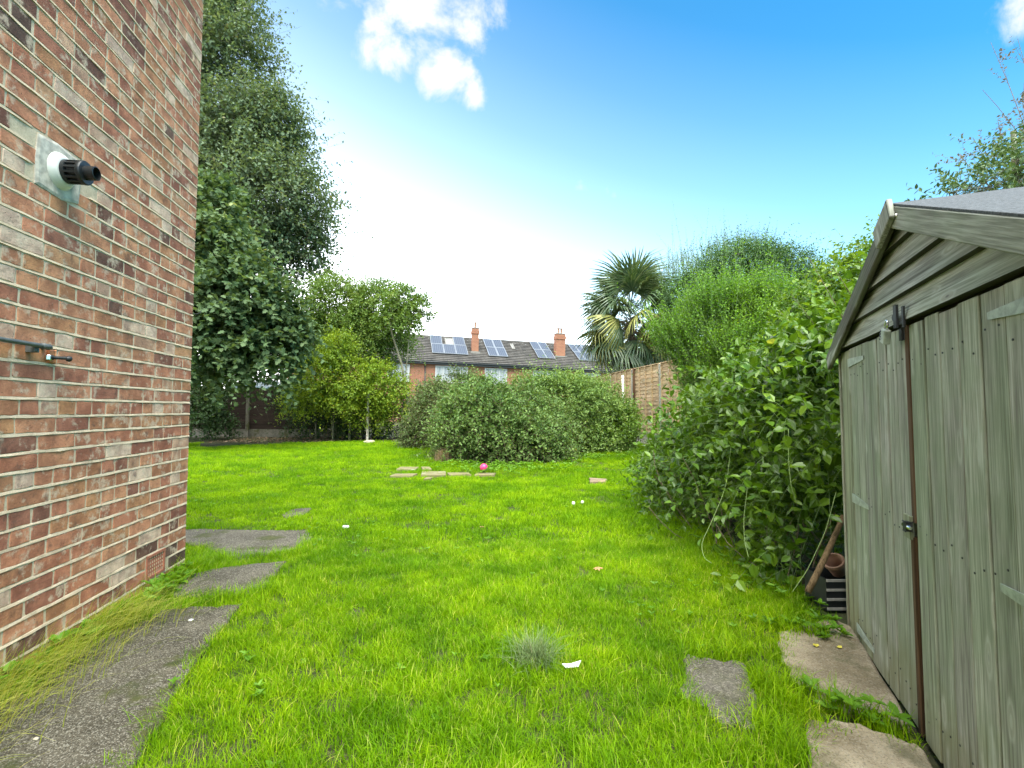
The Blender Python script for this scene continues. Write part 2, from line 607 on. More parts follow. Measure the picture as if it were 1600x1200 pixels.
M_BARK = woodmat('bark', [(.035, .03, .02), (.075, .062, .045), (.12, .10, .075), (.17, .15, .11)], 2, False, .4)
M_PALEBARK = woodmat('pale_bark', [(.16, .13, .09), (.27, .23, .16), (.36, .31, .23), (.44, .39, .30)], 2, False, .1)
M_DRYSTEM = simple('dry_stem', (.15, .11, .065), .8, 0, .3, 60)
M_GREENSTEM = simple('green_stem', (.14, .22, .06), .6, 0, .25, 60)

# ------------------------------------------------------------------ ground
def grid(x0, x1, y0, y1, nx, ny, f):
    xs, ys = np.linspace(x0, x1, nx), np.linspace(y0, y1, ny)
    X, Y = np.meshgrid(xs, ys)
    V = np.stack([X, Y, f(X, Y)], -1).reshape(-1, 3)
    i = (np.arange(ny - 1)[:, None] * nx + np.arange(nx - 1)[None]).ravel()
    return V, [np.stack([i, i + 1, i + nx + 1, i + nx], -1)]


xs = np.concatenate([[-1500, -400, -120, -40], np.linspace(-14, 14, 113), [40, 120, 400, 1500]])
ys = np.concatenate([[-1500, -300, -60, -12], np.linspace(-4, 24, 113), [40, 90, 300, 1500]])
X, Y = np.meshgrid(xs, ys)
i = (np.arange(len(ys) - 1)[:, None] * len(xs) + np.arange(len(xs) - 1)[None]).ravel()
ground = part('ground', np.stack([X, Y, gz(np.clip(X, -14, 14), np.clip(Y, -4, 24))], -1).reshape(-1, 3),
              [np.stack([i, i + 1, i + len(xs) + 1, i + len(xs)], -1)], MSOIL, None, None, True)
tag(ground, kind='structure')


def inpoly(x, y, poly):
    poly = np.asarray(poly)
    r = np.zeros(len(x), bool)
    j = len(poly) - 1
    for i in range(len(poly)):
        xi, yi, xj, yj = poly[i, 0], poly[i, 1], poly[j, 0], poly[j, 1]
        c = ((yi > y) != (yj > y)) & (x < (xj - xi) * (y - yi) / (yj - yi + 1e-12) + xi)
        r ^= c
        j = i
    return r


# ------------------------------------------------------------------ house wall on the left
WC = np.array([-2.244, 3.48, 0.0])                       # far corner at the ground
WD = np.array([0.1471, -0.9891, 0.0])                    # along the wall towards the viewer
WN = np.array([0.9891, 0.1471, 0.0])                     # out of the wall
UP = np.array([0, 0, 1.0])
WLEN, WH, CRS, BL = 6.0, 5.3, 0.0765, 0.225


def wp(s, z, d=0.0):
    return WC + WD * s + UP * z + WN * d


house = thing('brick_house', wp(3.0, 0, -3), 'red brick house wall with pale mortar joints rising beside the concrete path', 'house')
core = np.array([wp(0.006, 0), wp(WLEN, 0), wp(WLEN, 0, -6), wp(0.006, 0, -6)])
V = np.concatenate([core + UP * -0.3, core + UP * WH])
part('wall', V, [np.array([[0, 1, 5, 4], [1, 2, 6, 5], [2, 3, 7, 6], [3, 0, 4, 7], [4, 5, 6, 7], [3, 2, 1, 0]])], MM, house)
rc = np.array([wp(-.1, 0, .06), wp(WLEN + .1, 0, .06), wp(WLEN + .1, 0, -6.1), wp(-.1, 0, -6.1)])
rid = np.array([wp(2.2, WH + 2.2, -3), wp(WLEN - 2.2, WH + 2.2, -3)])
V = np.concatenate([rc + UP * (WH - .12), rc + UP * WH, rid])
part('roof', V, [np.array([[3, 2, 1, 0], [0, 1, 5, 4], [1, 2, 6, 5], [2, 3, 7, 6], [3, 0, 4, 7], [4, 5, 9, 8], [6, 7, 8, 9]]), np.array([[5, 6, 9], [7, 4, 8]])],
     simple('roof_tile', (.12, .10, .09), .9, 0, .3, 20), house)


def brick_geo(s0, s1, z0, z1, tone, d):
    """brick with an uneven face standing d proud of the mortar; 12 rim points"""
    rs = random.uniform
    L, Hh = s1 - s0, z1 - z0
    cs = min(.012, L * .08)
    rim = []
    for (u, v) in ((0, .07), (0, .93), (.022, 1), (.35, 1), (.68, 1), (.978, 1), (1, .93), (1, .07), (.978, 0), (.66, 0), (.33, 0), (.022, 0)):
        rim.append((s0 + L * u + rs(-.0036, .0036), z0 + Hh * v + rs(-.0032, .0032)))
    tilt, tz = rs(-.0006, .0006), rs(-.0004, .0004)
    V = []
    for ring in range(3):
        for (a, b) in rim:
            ca, cb = (a - (s0 + s1) / 2) / L, (b - (z0 + z1) / 2) / Hh
            dd = d + tilt * ca * 2 + tz * cb * 2
            if ring == 0: V.append(wp(a, b, -.03))
            elif ring == 1: V.append(wp(a, b, dd - .0016))
            else: V.append(wp(a - ca * .005, b - cb * .004, dd + rs(-.0004, .0004)))
    n = 12
    i = np.arange(n)
    q = np.concatenate([np.stack([i + k * n, (i + 1) % n + k * n, (i + 1) % n + (k + 1) * n, i + (k + 1) * n], -1) for k in (0, 1)])
    return np.array(V), q, np.arange(2 * n, 3 * n)[None], tone


FLUE_S, FLUE_Z = 1.282, 2.18
bricks = []
for k in range(int(WH / CRS)):
    z0, z1 = k * CRS + .0072, (k + 1) * CRS - .0075
    s = 0.0
    first = True
    header_row = random.random() < .14
    while s < WLEN - .1:
        if first:
            L = [BL / 2, BL * .98][k % 2] + random.uniform(-.012, .012)
        else:
            L = (BL / 2 if (header_row or random.random() < .34) else BL) + random.uniform(-.008, .008)
        j = random.uniform(.0075, .0125)
        a, b = s + (j / 2 if not first else 0), s + L - j / 2
        s += L
        first = False
        if k in (1, 2) and not (b < .262 or a > .472):    # air brick sits here
            if a < .262 - .05: b = .256
            elif b > .472 + .05: a = .478
            else: continue
        if abs((a + b) / 2 - (FLUE_S + .01)) < (b - a) / 2 + .055 and abs((z0 + z1) / 2 - (FLUE_Z + .005)) < .1:
            continue                                      # mortar patch round the flue
        z = (z0 + z1) / 2
        t = random.gauss(.53, .23) + (.04 if z < .9 else -.03) + (.14 if random.random() < .13 else 0) - (.14 if (k in (2, 3, 6, 7, 8) and random.random() < .6) else 0)
        if random.random() < .07: t = random.uniform(.86, 1)
        if k == 1 and a < .02: t = .0
        bricks.append((brick_geo(a, b, z0, z1, min(1, max(0, t)), random.uniform(.0012, .0026)), (a + b) / 2, z))


def in_view(p, m=0.0):
    d = np.asarray(p, float) - np.array([0, 0, CAMZ])
    y = d[1] * math.cos(PITCH) + d[2] * math.sin(PITCH)
    if y < .05: return None
    u, v = d[0] / y, (d[2] * math.cos(PITCH) - d[1] * math.sin(PITCH)) / y
    if abs(u) > 800 / FPX + m or abs(v) > 600 / FPX + m: return None
    return y


vis = []
rest = []
for b in bricks:
    y = in_view(wp(b[1], b[2]), .03)
    (vis if y is not None else rest).append((y or 0, b))
vis.sort(key=lambda t: t[0])
rest += vis[300:]
for y, (g, s, z) in vis[:300]:
    part('brick', g[0], [g[1], g[2]], MB, house, {'tone': np.full(len(g[0]), g[3])})
acc = Acc()
for y, (g, s, z) in rest: acc.add(g[0], [g[1], g[2]], g[3])
tag(acc.part('distant_bricks', MB, house), kind='stuff')

# raised bed pointing: one wavering strip along every course
V, Q = [], []
ns = 90
for k in range(1, int(WH / CRS)):
    zc = k * CRS
    o0 = len(V)
    for q in range(ns + 1):
        s_ = .004 + (WLEN - .01) * q / ns
        up_, dn_ = .0066 + random.gauss(0, .0017), .0066 + random.gauss(0, .0019)
        dp = .0044 + random.gauss(0, .0011)
        cut = (k in (2,) and .255 < s_ < .48) or (abs(s_ - FLUE_S) < .15 and abs(zc - FLUE_Z) < .12)
        if cut: dp = -.004
        V += [wp(s_, zc + up_, -.004), wp(s_, zc + up_ * .75, dp * .55), wp(s_, zc - dn_ * .7, dp), wp(s_, zc - dn_, -.004)]
    for q in range(ns):
        for r_ in range(3):
            a_ = o0 + q * 4 + r_
            Q.append([a_, a_ + 4, a_ + 5, a_ + 1])
tag(part('bed_pointing', V, [np.array(Q)], MM, house), kind='stuff')
# mortar patch round the flue
rim = [(-.135, -.115), (.02, -.125), (.125, -.10), (.135, .02), (.12, .105), (-.02, .12), (-.13, .105), (-.14, 0)]
V = [wp(FLUE_S - a, FLUE_Z + b, -.02) for a, b in rim] + [wp(FLUE_S - a, FLUE_Z + b, .004) for a, b in rim] + [wp(FLUE_S - a * .9, FLUE_Z + b * .9, .008) for a, b in rim]
n = 8
i = np.arange(n)
part('mortar_patch', V, [np.concatenate([np.stack([i + k * n, i + (k + 1) * n, (i + 1) % n + (k + 1) * n, (i + 1) % n + k * n], -1) for k in (0, 1)]), np.arange(2 * n, 3 * n)[::-1][None]],
     simple('grey_mortar', (.52, .45, .36), .95, 0, .3, 30, .5), house)

# air brick: frame, recess and bars
ab0, ab1, az0, az1 = .266, .468, .083, .226
M_AIR = simple('air_brick_clay', (.36, .125, .07), .8, 0, .25, 40, .3)
bm = bmesh.new()
axw = (WD, UP, WN)
cs, cz = (ab0 + ab1) / 2, (az0 + az1) / 2
hs_, hz_ = (ab1 - ab0) / 2, (az1 - az0) / 2
for (ds, dz, a, b) in ((-hs_ + .008, 0, .008, hz_), (hs_ - .008, 0, .008, hz_), (0, hz_ - .008, hs_ - .0165, .008), (0, -hz_ + .008, hs_ - .0165, .008)):
    add_box(bm, wp(cs + ds, cz + dz, -.006), axw, (a, b, .013))
for q in range(1, 8): add_box(bm, wp(ab0 + .016 + q * (2 * hs_ - .032) / 8, cz, -.008), axw, (.004, hz_ - .0165, .0105))
for q in range(1, 5): add_box(bm, wp(cs, az0 + .016 + q * (2 * hz_ - .032) / 5, -.010), axw, (hs_ - .0165, .0042, .0105))
vent = bm_part('air_brick', bm, M_AIR, house)
tag(vent, 'terracotta air brick with rows of square holes at the foot of the wall')

# flue terminal
def rot_frame(n):
    n = Vector(n).normalized()
    a = n.orthogonal().normalized()
    return a, n.cross(a), n


def lathe(name, prof, origin, axis, mat, parent=None, n=28, smooth=True):
    """prof: (radius, distance along axis)"""
    a, b, c = [np.array(v) for v in rot_frame(axis)]
    o = np.asarray(origin, float)
    th = np.arange(n) * 2 * math.pi / n
    V = np.concatenate([o + c * h + r * (np.cos(th)[:, None] * a + np.sin(th)[:, None] * b) for r, h in prof])
    i = np.arange(n)
    F = np.concatenate([np.stack([i + k * n, (i + 1) % n + k * n, (i + 1) % n + (k + 1) * n, i + (k + 1) * n], -1) for k in range(len(prof) - 1)])
    bm = bmesh.new()
    vs = [bm.verts.new(v) for v in V]
    for f in F: bm.faces.new([vs[q] for q in f])
    if prof[0][0] > 1e-5: bm.faces.new([vs[q] for q in range(n)][::-1])
    if prof[-1][0] > 1e-5: bm.faces.new([vs[(len(prof) - 1) * n + q] for q in range(n)])
    bmesh.ops.remove_doubles(bm, verts=bm.verts, dist=1e-5)
    bmesh.ops.recalc_face_normals(bm, faces=bm.faces)
    return bm_part(name, bm, mat, parent, smooth)


f0 = wp(FLUE_S, FLUE_Z, .0)
flue = thing('boiler_flue', f0, 'black slotted boiler flue with a white collar sticking out of the brick wall', 'flue')
lathe('collar', [(.080, .002), (.082, .008), (.078, .016), (.066, .030), (.060, .034), (.050, .034)], f0, WN, M_WHITE, flue)
lathe('barrel_core', [(.034, .02), (.034, .112)], f0, WN, M_BLACK, flue)
lathe('barrel_base', [(.0, .03), (.052, .03), (.053, .036), (.053, .050), (.050, .0515)], f0, WN, M_BLACK, flue)
lathe('barrel_ring', [(.028, .096), (.053, .096), (.054, .100), (.054, .110), (.051, .114), (.030, .114)], f0, WN, M_BLACK, flue)
a_, b_, c_ = rot_frame(WN)
for q in range(14):
    th = q * 2 * math.pi / 14
    rad = a_ * math.cos(th) + b_ * math.sin(th)
    tan = c_.cross(rad)
    box('slat', Vector(f0) + c_ * .0735 + rad * .048, (.0045, .0235, .0045), M_BLACK, flue, (tan, c_, rad))
lathe('exhaust_tube', [(.026, .10), (.0315, .10), (.0315, .154), (.0275, .156), (.0275, .105), (.0, .105)], f0, WN, M_BLACK, flue)

# overflow pipe and tap
PZ = 1.372
pipe = thing('overflow_pipe', wp(1.45, PZ), 'grey pipe running along the brick wall to an elbow above a small tap', 'pipe')
pts = [wp(s, PZ, .040) for s in np.linspace(3.2, 1.36, 10)] + [wp(1.345, PZ, .038), wp(1.335, PZ, .030), wp(1.332, PZ, .0)]
V, F = tube_np(pts, .0095, 10)
part('pipe_run', V, F, M_GREYPIPE, pipe, None, True)
V, F = tube_np([wp(1.39, PZ, .040), wp(1.35, PZ, .040), wp(1.338, PZ, .034), wp(1.333, PZ, .02)], .0125, 10)
part('elbow', V, F, M_GREYPIPE, pipe, None, True)
bm = bmesh.new()
add_box(bm, wp(1.41, PZ - .012, .018), axw, (.012, .016, .017), .003)
bm_part('clip', bm, M_GREYPIPE, pipe)
TZ = 1.335
tap = thing('garden_tap', wp(1.30, TZ), 'small dark tap with a copper plate under the end of the grey pipe', 'tap')
bm = bmesh.new()
add_box(bm, wp(1.287, TZ + .002, .008), axw, (.020, .028, .004), .003)
bm_part('copper_plate', bm, M_COPPER, tap)
lathe('spout', [(.011, 0), (.011, .012), (.0075, .014), (.0075, .055), (.009, .056)], wp(1.30, TZ - .004, .012), WN * .8 - WD * .6, M_DARKM, tap, 12)
lathe('knob', [(.004, 0), (.012, .004), (.014, .012), (.010, .022), (.003, .024)], wp(1.268, TZ - .006, .052), WN * .8 - WD * .6, M_BLACK, tap, 12)
lathe('valve_nut', [(.010, -.008), (.012, -.004), (.012, .012), (.008, .016)], wp(1.312, TZ - .010, .014), UP, M_STEEL, tap, 6, False)
V, F = tube_np([wp(.045, 1.765, 0), wp(.045, 1.765, .03), wp(.03, 1.768, .045), wp(.0, 1.785, .05), wp(-.01, 1.80, .05)], .0028, 5)
tag(part('wire_hook', V, F, M_DARKM), 'thin bent wire hook poking from the brick wall near its corner', 'hook')

# ------------------------------------------------------------------ paving slabs
def slab(name, poly, mat, label, cat, top=.022, thick=.07, group=None, rough=.012, sub=5):
    """flat slab with chipped edge from its world outline"""
    pts = []
    poly = [np.asarray(p, float)[:2] for p in poly]
    for q in range(len(poly)):
        a, b = poly[q], poly[(q + 1) % len(poly)]
        for k in range(sub):
            pts.append(a + (b - a) * k / sub + RNG.normal(0, rough, 2) * (1 if k else .5))
    pts = np.array(pts)
    c = pts.mean(0)
    n = len(pts)
    base = float(gz(c[0], c[1]))
    r0 = np.c_[pts, np.full(n, base - thick)]
    r1 = np.c_[pts, np.full(n, base + top - .008)]
    inn = c + (pts - c) * (1 - .012 / np.linalg.norm(pts - c, axis=1, keepdims=True))
    r2 = np.c_[inn, base + top + RNG.normal(0, .0015, n)]
    V = np.concatenate([r0, r1, r2])
    i = np.arange(n)
    F = np.concatenate([np.stack([i + k * n, (i + 1) % n + k * n, (i + 1) % n + (k + 1) * n, i + (k + 1) * n], -1) for k in range(2)])
    T = np.arange(2 * n, 3 * n)[None]
    o = part(name, V, [F, T], mat)
    bm = bmesh.new(); bm.from_mesh(o.data); bmesh.ops.recalc_face_normals(bm, faces=bm.faces); bm.to_mesh(o.data); bm.free()
    SLABS.append(poly)
    return tag(o, label, cat, group)


SLABS = []
g = lambda x, y: G(x, y)[:2]
slab('path_slab', [g(378, 949), g(330, 952), g(255, 958), g(236, 975), wp(.95, 0, .1), wp(1.6, 0, .1), wp(4.2, 0, .1), (-.62, -.6), (-1.0, .9), g(212, 1195), g(300, 1050)], MSLAB,
     'long dark pebbly concrete path slab with mossy edges in the left corner beside the brick wall', 'paving slab', group='pebbly concrete slabs of the side path')
slab('path_slab', [g(448, 880), g(405, 932), g(272, 936), g(262, 915), g(330, 893)], MSLAB,
     'small pebbly concrete slab lying across the path in front of the long mossy slab', 'paving slab', group='pebbly concrete slabs of the side path')
slab('path_slab', [g(482, 829), g(488, 842), g(460, 866), g(370, 876), g(320, 858), g(270, 850), g(270, 831)], MSLAB,
     'wide pebbly concrete slab running behind the corner of the brick wall', 'paving slab', group='pebbly concrete slabs of the side path')
slab('path_slab', [g(487, 797), g(478, 806), g(446, 813), g(440, 807), g(458, 798)], MSLAB,
     'smallest pebbly concrete slab half sunk in the lawn beyond the wide slab', 'paving slab', group='pebbly concrete slabs of the side path', rough=.006)
slab('paving_slab', [g(1072, 1027), g(1170, 1046), g(1188, 1146), g(1124, 1136), g(1066, 1085)], MGSLAB,
     'small grey square slab set in the grass in front of the shed', 'paving slab', group='slabs by the shed')
slab('paving_slab', [g(1216, 992), g(1300, 972), g(1330, 985), g(1424, 1143), g(1390, 1140), g(1262, 1098), g(1222, 1038)], MSAND,
     'sandy stained slab against the foot of the closed shed door nearer the bushes', 'paving slab', group='slabs by the shed')
slab('paving_slab', [g(1252, 1136), g(1300, 1132), g(1400, 1158), g(1448, 1180), (1.12, 1.25), (.8, .9), (.62, 1.1)], MSAND,
     'sandy slab at the bottom edge in front of the shed door', 'paving slab', group='slabs by the shed')
slab('flat_stone', [G(920, 751)[:2], G(948, 752)[:2], G(947, 757)[:2], G(922, 758)[:2]], simple('brown_stone', (.20, .145, .085), .9, 0, .25, 9, .3),
     'flat brown stone lying alone in the lawn near the bramble mound', 'stone', .05, .06, rough=.01, sub=3)


# timbers lying in the lawn
def timber(px0, px1, py0, py1, label, h=.022):
    a, b, c, d = G(px0, py1), G(px1, py1), G(px1, py0), G(px0, py0)
    ctr = (a + b + c + d) / 4
    ax = b - a
    L = np.linalg.norm(ax) / 2
    ax = ax / np.linalg.norm(ax)
    w = max(.04, (c[1] - b[1]) / 2)
    o = box('old_timber', ctr + UP * (h / 2 + .012), (L, w, h), MW_PLANK, None, (ax, np.cross(UP, ax), UP), .006, .004)
    TIMB.append((ctr, L + .03, w + .02))
    return tag(o, label, 'timber', 'old timbers lying in the lawn')


TIMB = []
timber(622, 652, 733, 737, 'short pale timber at the back left of the old timbers in the lawn')
timber(659, 673, 733, 737, 'shortest pale timber stub at the back of the old timbers in the lawn')
timber(613, 649, 744, 747.5, 'pale timber at the front left of the old timbers in the lawn')
timber(658, 697, 740, 747, 'broad tan timber in the middle of the old timbers in the lawn')
timber(700, 735, 742, 746.5, 'tan timber half covered by weeds right of the broad tan one')
timber(742, 774, 742.5, 746.5, 'tan timber at the right end of the row, in front of the pink ball')
timber(664, 674, 750, 752.5, 'small pale timber offcut in the grass before the broad tan timber')

# ------------------------------------------------------------------ shed
SO = np.array([1.707, 2.56, 0.0])                  # far front corner
SD = np.array([-0.362, -0.932, 0.0])               # along the front, towards the viewer
SN = np.array([-0.932, 0.362, 0.0])                # out of the front
SW, EAVE, RIDGE, DEPTH = 1.85, 1.41, 1.80, 1.5


def sp(t, z, d=0.0):
    return SO + SD * t + UP * z + SN * d


AXV = (SD, SN, UP)
shed = thing('garden_shed', sp(.9, 0, -.75), 'weathered grey green timber shed with double doors and a pointed gable', 'shed')
M_SHADE_GRIME = simple('shade_and_grime_edge', (.030, .028, .022), .9, 0, .3, 30)  # lap shadow painted together with grime on the undersides of the gable boards
# body behind the front
M_SHEDIN = simple('shed_lining', (.10, .085, .06), .9, 0, .2, 20)
prof = [(0.02, .02), (SW - .02, .02), (SW - .02, EAVE - .03), (SW / 2, RIDGE - .04), (0.02, EAVE - .03)]
V = [sp(a, b, -.05) for a, b in prof] + [sp(a, b, -DEPTH) for a, b in prof]
part('carcass', V, [np.array([[0, 1, 6, 5], [1, 2, 7, 6], [2, 3, 8, 7], [3, 4, 9, 8], [4, 0, 5, 9]]), np.array([[0, 1, 2, 3, 4], [9, 8, 7, 6, 5]])], M_SHEDIN, shed)
for q in range(11):   # side boards on the far wall
    zc = .06 + q * .118
    box('side_board', sp(-.004, zc + .06, -DEPTH / 2 - .02), (DEPTH / 2 - .03, .012, .0585), MW_H, shed, (SN, -SD, UP))
    box('side_board', sp(SW + .004, zc + .06, -DEPTH / 2 - .02), (DEPTH / 2 - .03, .012, .0585), MW_H, shed, (SN, SD, UP))
box('corner_post', sp(.006, .70, -.030), (.022, .022, .70), MW_BROWN, shed, AXV, .003)
box('corner_trim', sp(-.016, .69, -.012), (.012, .030, .69), MW_POST, shed, AXV, .003)
box('corner_trim', sp(.095, .695, .004), (.078, .011, .695), MW_POST, shed, AXV, .003)
box('corner_trim', sp(SW - .06, .695, .004), (.06, .011, .695), MW_POST, shed, AXV, .003)
tag(box('door_gap', sp(.926, .70, -.028), (.04, .012, .68), M_SHEDIN, shed, AXV))


def tz_(t):   # underside of the roof along the front
    return EAVE + (RIDGE - EAVE) * (1 - abs(t - SW / 2) / (SW / 2)) - .02


# gable boards (lapped), cut to the roof slope
for q, (z0, z1) in enumerate(((1.405, 1.512), (1.502, 1.606), (1.596, 1.70), (1.69, 1.77))):
    k = (SW / 2) / (RIDGE - EAVE)
    tl0, tl1 = max(-.0, (z0 - EAVE) * k - .02), max(0., (z1 - EAVE) * k + .0)
    tl1 = min(tl1, SW / 2 - .02)
    d0, d1 = .030, .004
    V = [sp(tl0, z0, d0), sp(SW - tl0, z0, d0), sp(SW - tl1, z1, d1), sp(tl1, z1, d1), sp(tl0, z0, -.004), sp(SW - tl0, z0, -.004), sp(SW - tl1, z1, -.004), sp(tl1, z1, -.004)]
    L = np.array([np.dot(np.asarray(v) - sp(.9, z0, 0), np.stack([-SD, SN, UP], 1)) for v in V])
    me = mesh_np('gable_board', L, [np.array([[0, 1, 2, 3], [7, 6, 5, 4], [0, 3, 7, 4], [1, 5, 6, 2], [3, 2, 6, 7], [0, 4, 5, 1]])], MW_H)
    o = link('gable_board', me, sp(.9, z0, 0), shed)
    o.rotation_euler = frame_euler((-SD, SN, UP))
    me.materials.append(M_SHADE_GRIME)
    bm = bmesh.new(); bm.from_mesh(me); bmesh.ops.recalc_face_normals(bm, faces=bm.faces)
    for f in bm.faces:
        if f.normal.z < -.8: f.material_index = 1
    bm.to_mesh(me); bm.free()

# roof sheets
slope = math.atan2(RIDGE - EAVE, SW / 2)
for sgn in (-1, 1):
    u = SD * (sgn * math.cos(slope)) - UP * math.sin(slope)       # down the slope
    n = np.cross(u, SN) * (1 if sgn < 0 else -1)
    n = n if n[2] > 0 else -n
    Lr = (SW / 2 + .09) / math.cos(slope)
    c = sp(SW / 2, RIDGE, -DEPTH / 2 + .0) + u * (Lr / 2)
    box('roof_sheet', c + n * .012, (Lr / 2, DEPTH / 2 + .04, .010), M_FELT, shed, (u, np.cross(n, u), n), .002)
    # barge board
    cb = sp(SW / 2, RIDGE, .046) + u * (Lr / 2 + .01) - n * .022
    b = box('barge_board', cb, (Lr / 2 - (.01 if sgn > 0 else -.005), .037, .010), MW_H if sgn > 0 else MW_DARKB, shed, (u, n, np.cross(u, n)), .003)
    # felt folded over the edge
    box('felt_edge', sp(SW / 2, RIDGE, .030) + u * (Lr / 2 + .01) + n * .019, (Lr / 2, .024, .0035), M_FELT, shed, (u, SN, n), .001)
# finial board over the peak
u1 = SD * math.cos(slope) * -1 - UP * math.sin(slope)
n1 = np.cross(u1, SN); n1 = n1 if n1[2] > 0 else -n1
box('finial_board', sp(SW / 2 - .018, RIDGE - .045, .0655), (.040, .009, .085), MW_H, shed, (n1, SN, u1 * -1), .003)
for (dt, dz) in ((.055, -.035), (.075, -.037)):
    lathe('screw_head', [(.006, 0), (.005, .003), (0, .004)], sp(SW / 2 + dt, RIDGE + dz - .01, .056), SN, M_STEEL, shed, 8)


def door(t0, t1, cuts, hinge_side, label):
    dr = thing('door', sp((t0 + t1) / 2, .02, 0), None, None)
    dr.parent = shed
    dr.location = Vector(sp((t0 + t1) / 2, .02, 0)) - WL[shed.name]
    tag(dr, label)
    for a, b in zip(cuts[:-1], cuts[1:]):
        box('plank', sp((a + b) / 2, .015 + .69,   .006 + random.uniform(-.0035, .0035)), ((b - a) / 2 - .0034, .010, .685 + random.uniform(-.004, .003)), MW_V, dr, AXV, .0022)
    acc = Acc()
    for z in (.13, .70, 1.27):
        for a, b in zip(cuts[:-1], cuts[1:]):
            for f in (.25, .75):
                p = sp(a + (b - a) * f + random.uniform(-.008, .008), z + random.uniform(-.03, .03), .0165)
                V, F = tube_np([p, p + SN * .0018], .0030, 6)
                acc.add(V, F)
    tag(acc.part('nail_heads', M_DARKM, dr), kind='stuff')
    for z, tilt in ((1.325, .10), (.68, -.05), (.075, .0)):
        h = t0 if hinge_side < 0 else t1
        sg = 1 if hinge_side < 0 else -1
        L = .26
        sec = [(0, .020), (.03, .020), (L * .5, .016), (L, .009)]
        V = []
        for d in (.0168, .0200):
            for s_, w in sec:
                for e_ in (-1, 1):
                    V.append(sp(h + sg * (s_ - .015), z + e_ * w + tilt * .12 * s_, d))
        q = []
        m = len(sec)
        for lay, flip in ((0, True), (m * 2, False)):
            for k in range(m - 1):
                f = [lay + 2 * k, lay + 2 * k + 2, lay + 2 * k + 3, lay + 2 * k + 1]
                q.append(f[::-1] if flip else f)
        ring = [0] + [2 * k for k in range(1, m)] + [2 * k + 1 for k in range(m - 1, -1, -1)]
        for k in range(len(ring)):
            a, b = ring[k], ring[(k + 1) % len(ring)]
            q.append([a, b, b + 2 * m, a + 2 * m])
        o = part('hinge', V, [np.array(q)], M_GALV, dr)
        bm = bmesh.new(); bm.from_mesh(o.data)
        for s_ in (.03, .12, .21):
            p = Vector(sp(h + sg * (s_ - .015), z + tilt * .12 * s_, .0205)) - o.matrix_world.translation
        bmesh.ops.recalc_face_normals(bm, faces=bm.faces); bm.to_mesh(o.data); bm.free()
    return dr


door(.175, .905, [.175, .285, .385, .490, .595, .700, .805, .905], -1, 'left door of the shed, narrower looking and hinged at the far corner')
rd = door(.945, 1.70, [.945, 1.063, 1.170, 1.290, 1.407, 1.522, 1.64, 1.70], 1, 'right door of the shed, hinged on the near side')
# meeting batten, bolt
box('meeting_batten', sp(.928, 1.055, .008), (.016, .012, .335), MW_BROWN, shed, AXV, .002)
box('meeting_batten', sp(.912, .345, .010), (.013, .012, .325), MW_BROWN, shed, AXV, .002)
box('lock_block', sp(.893, .70, .0235), (.030, .006, .040), MW_POST, shed, AXV, .002)
lathe('bolt', [(.006, 0), (.0075, .003), (.0075, .060), (.005, .066)], sp(.885, .705, .036), SD, M_STEEL, shed, 12)
bm = bmesh.new()
add_box(bm, sp(.918, .705, .034), AXV, (.010, .010, .016), .003)
bm_part('bolt_keeper', bm, M_DARKM, shed)
# hasp over the doors' top
bm = bmesh.new()
add_box(bm, sp(.905, 1.425, .040), AXV, (.013, .004, .040), .001)
add_box(bm, sp(.906, 1.362, .026), AXV, (.011, .004, .021), .001)
add_box(bm, sp(.955, 1.415, .034), AXV, (.007, .003, .036), .001)
add_box(bm, sp(.93, 1.40, .034), AXV, (.018, .003, .006), .001)
bm_part('hasp', bm, M_DARKM, shed)
lathe('staple', [(.012, 0), (.014, .005), (.010, .010)], sp(.883, 1.425, .033), SN, M_DARKM, shed, 12)
# padlock hanging from the hasp
pc = np.array(sp(.868, 1.362, .062))
lock = thing('padlock', pc, 'grey combination padlock hanging from the hasp at the top of the shed doors', 'padlock')
tl = .38
la = SD * math.cos(tl) + UP * -math.sin(tl)
lu = UP * math.cos(tl) + SD * math.sin(tl)
box('body', pc, (.021, .011, .026), M_GALV, lock, (la, SN, lu), .003)
for q in range(4):
    box('dial', pc - la * .0165 + lu * (.016 - q * .010) + SN * .0105, (.0045, .002, .0032), M_BLACK, lock, (la, SN, lu), .0005)
aa = np.linspace(0, math.pi, 12)
pts = [pc + lu * .024 - la * .012] + [pc + lu * (.045 + .012 * math.sin(x)) - la * .012 * math.cos(x) for x in aa] + [pc + lu * .024 + la * .012]
V, F = tube_np(pts, .0034, 8)
part('shackle', V, F, M_STEEL, lock, None, True)

# ------------------------------------------------------------------ plants: builders
def nrm(a):
    return a / (np.linalg.norm(a, axis=-1, keepdims=True) + 1e-9)


def pnoise(p, f, seed=0):
    """cheap smooth 3-D noise, about -1..1"""
    r = np.random.default_rng(900 + seed)
    s = 0
    for k in range(6):
        d = r.normal(0, 1, 3) * f * (1 + .35 * k)
        s = s + np.sin(p @ d + r.uniform(0, 6.28)) / (1 + .2 * k)
    return s / 3.0


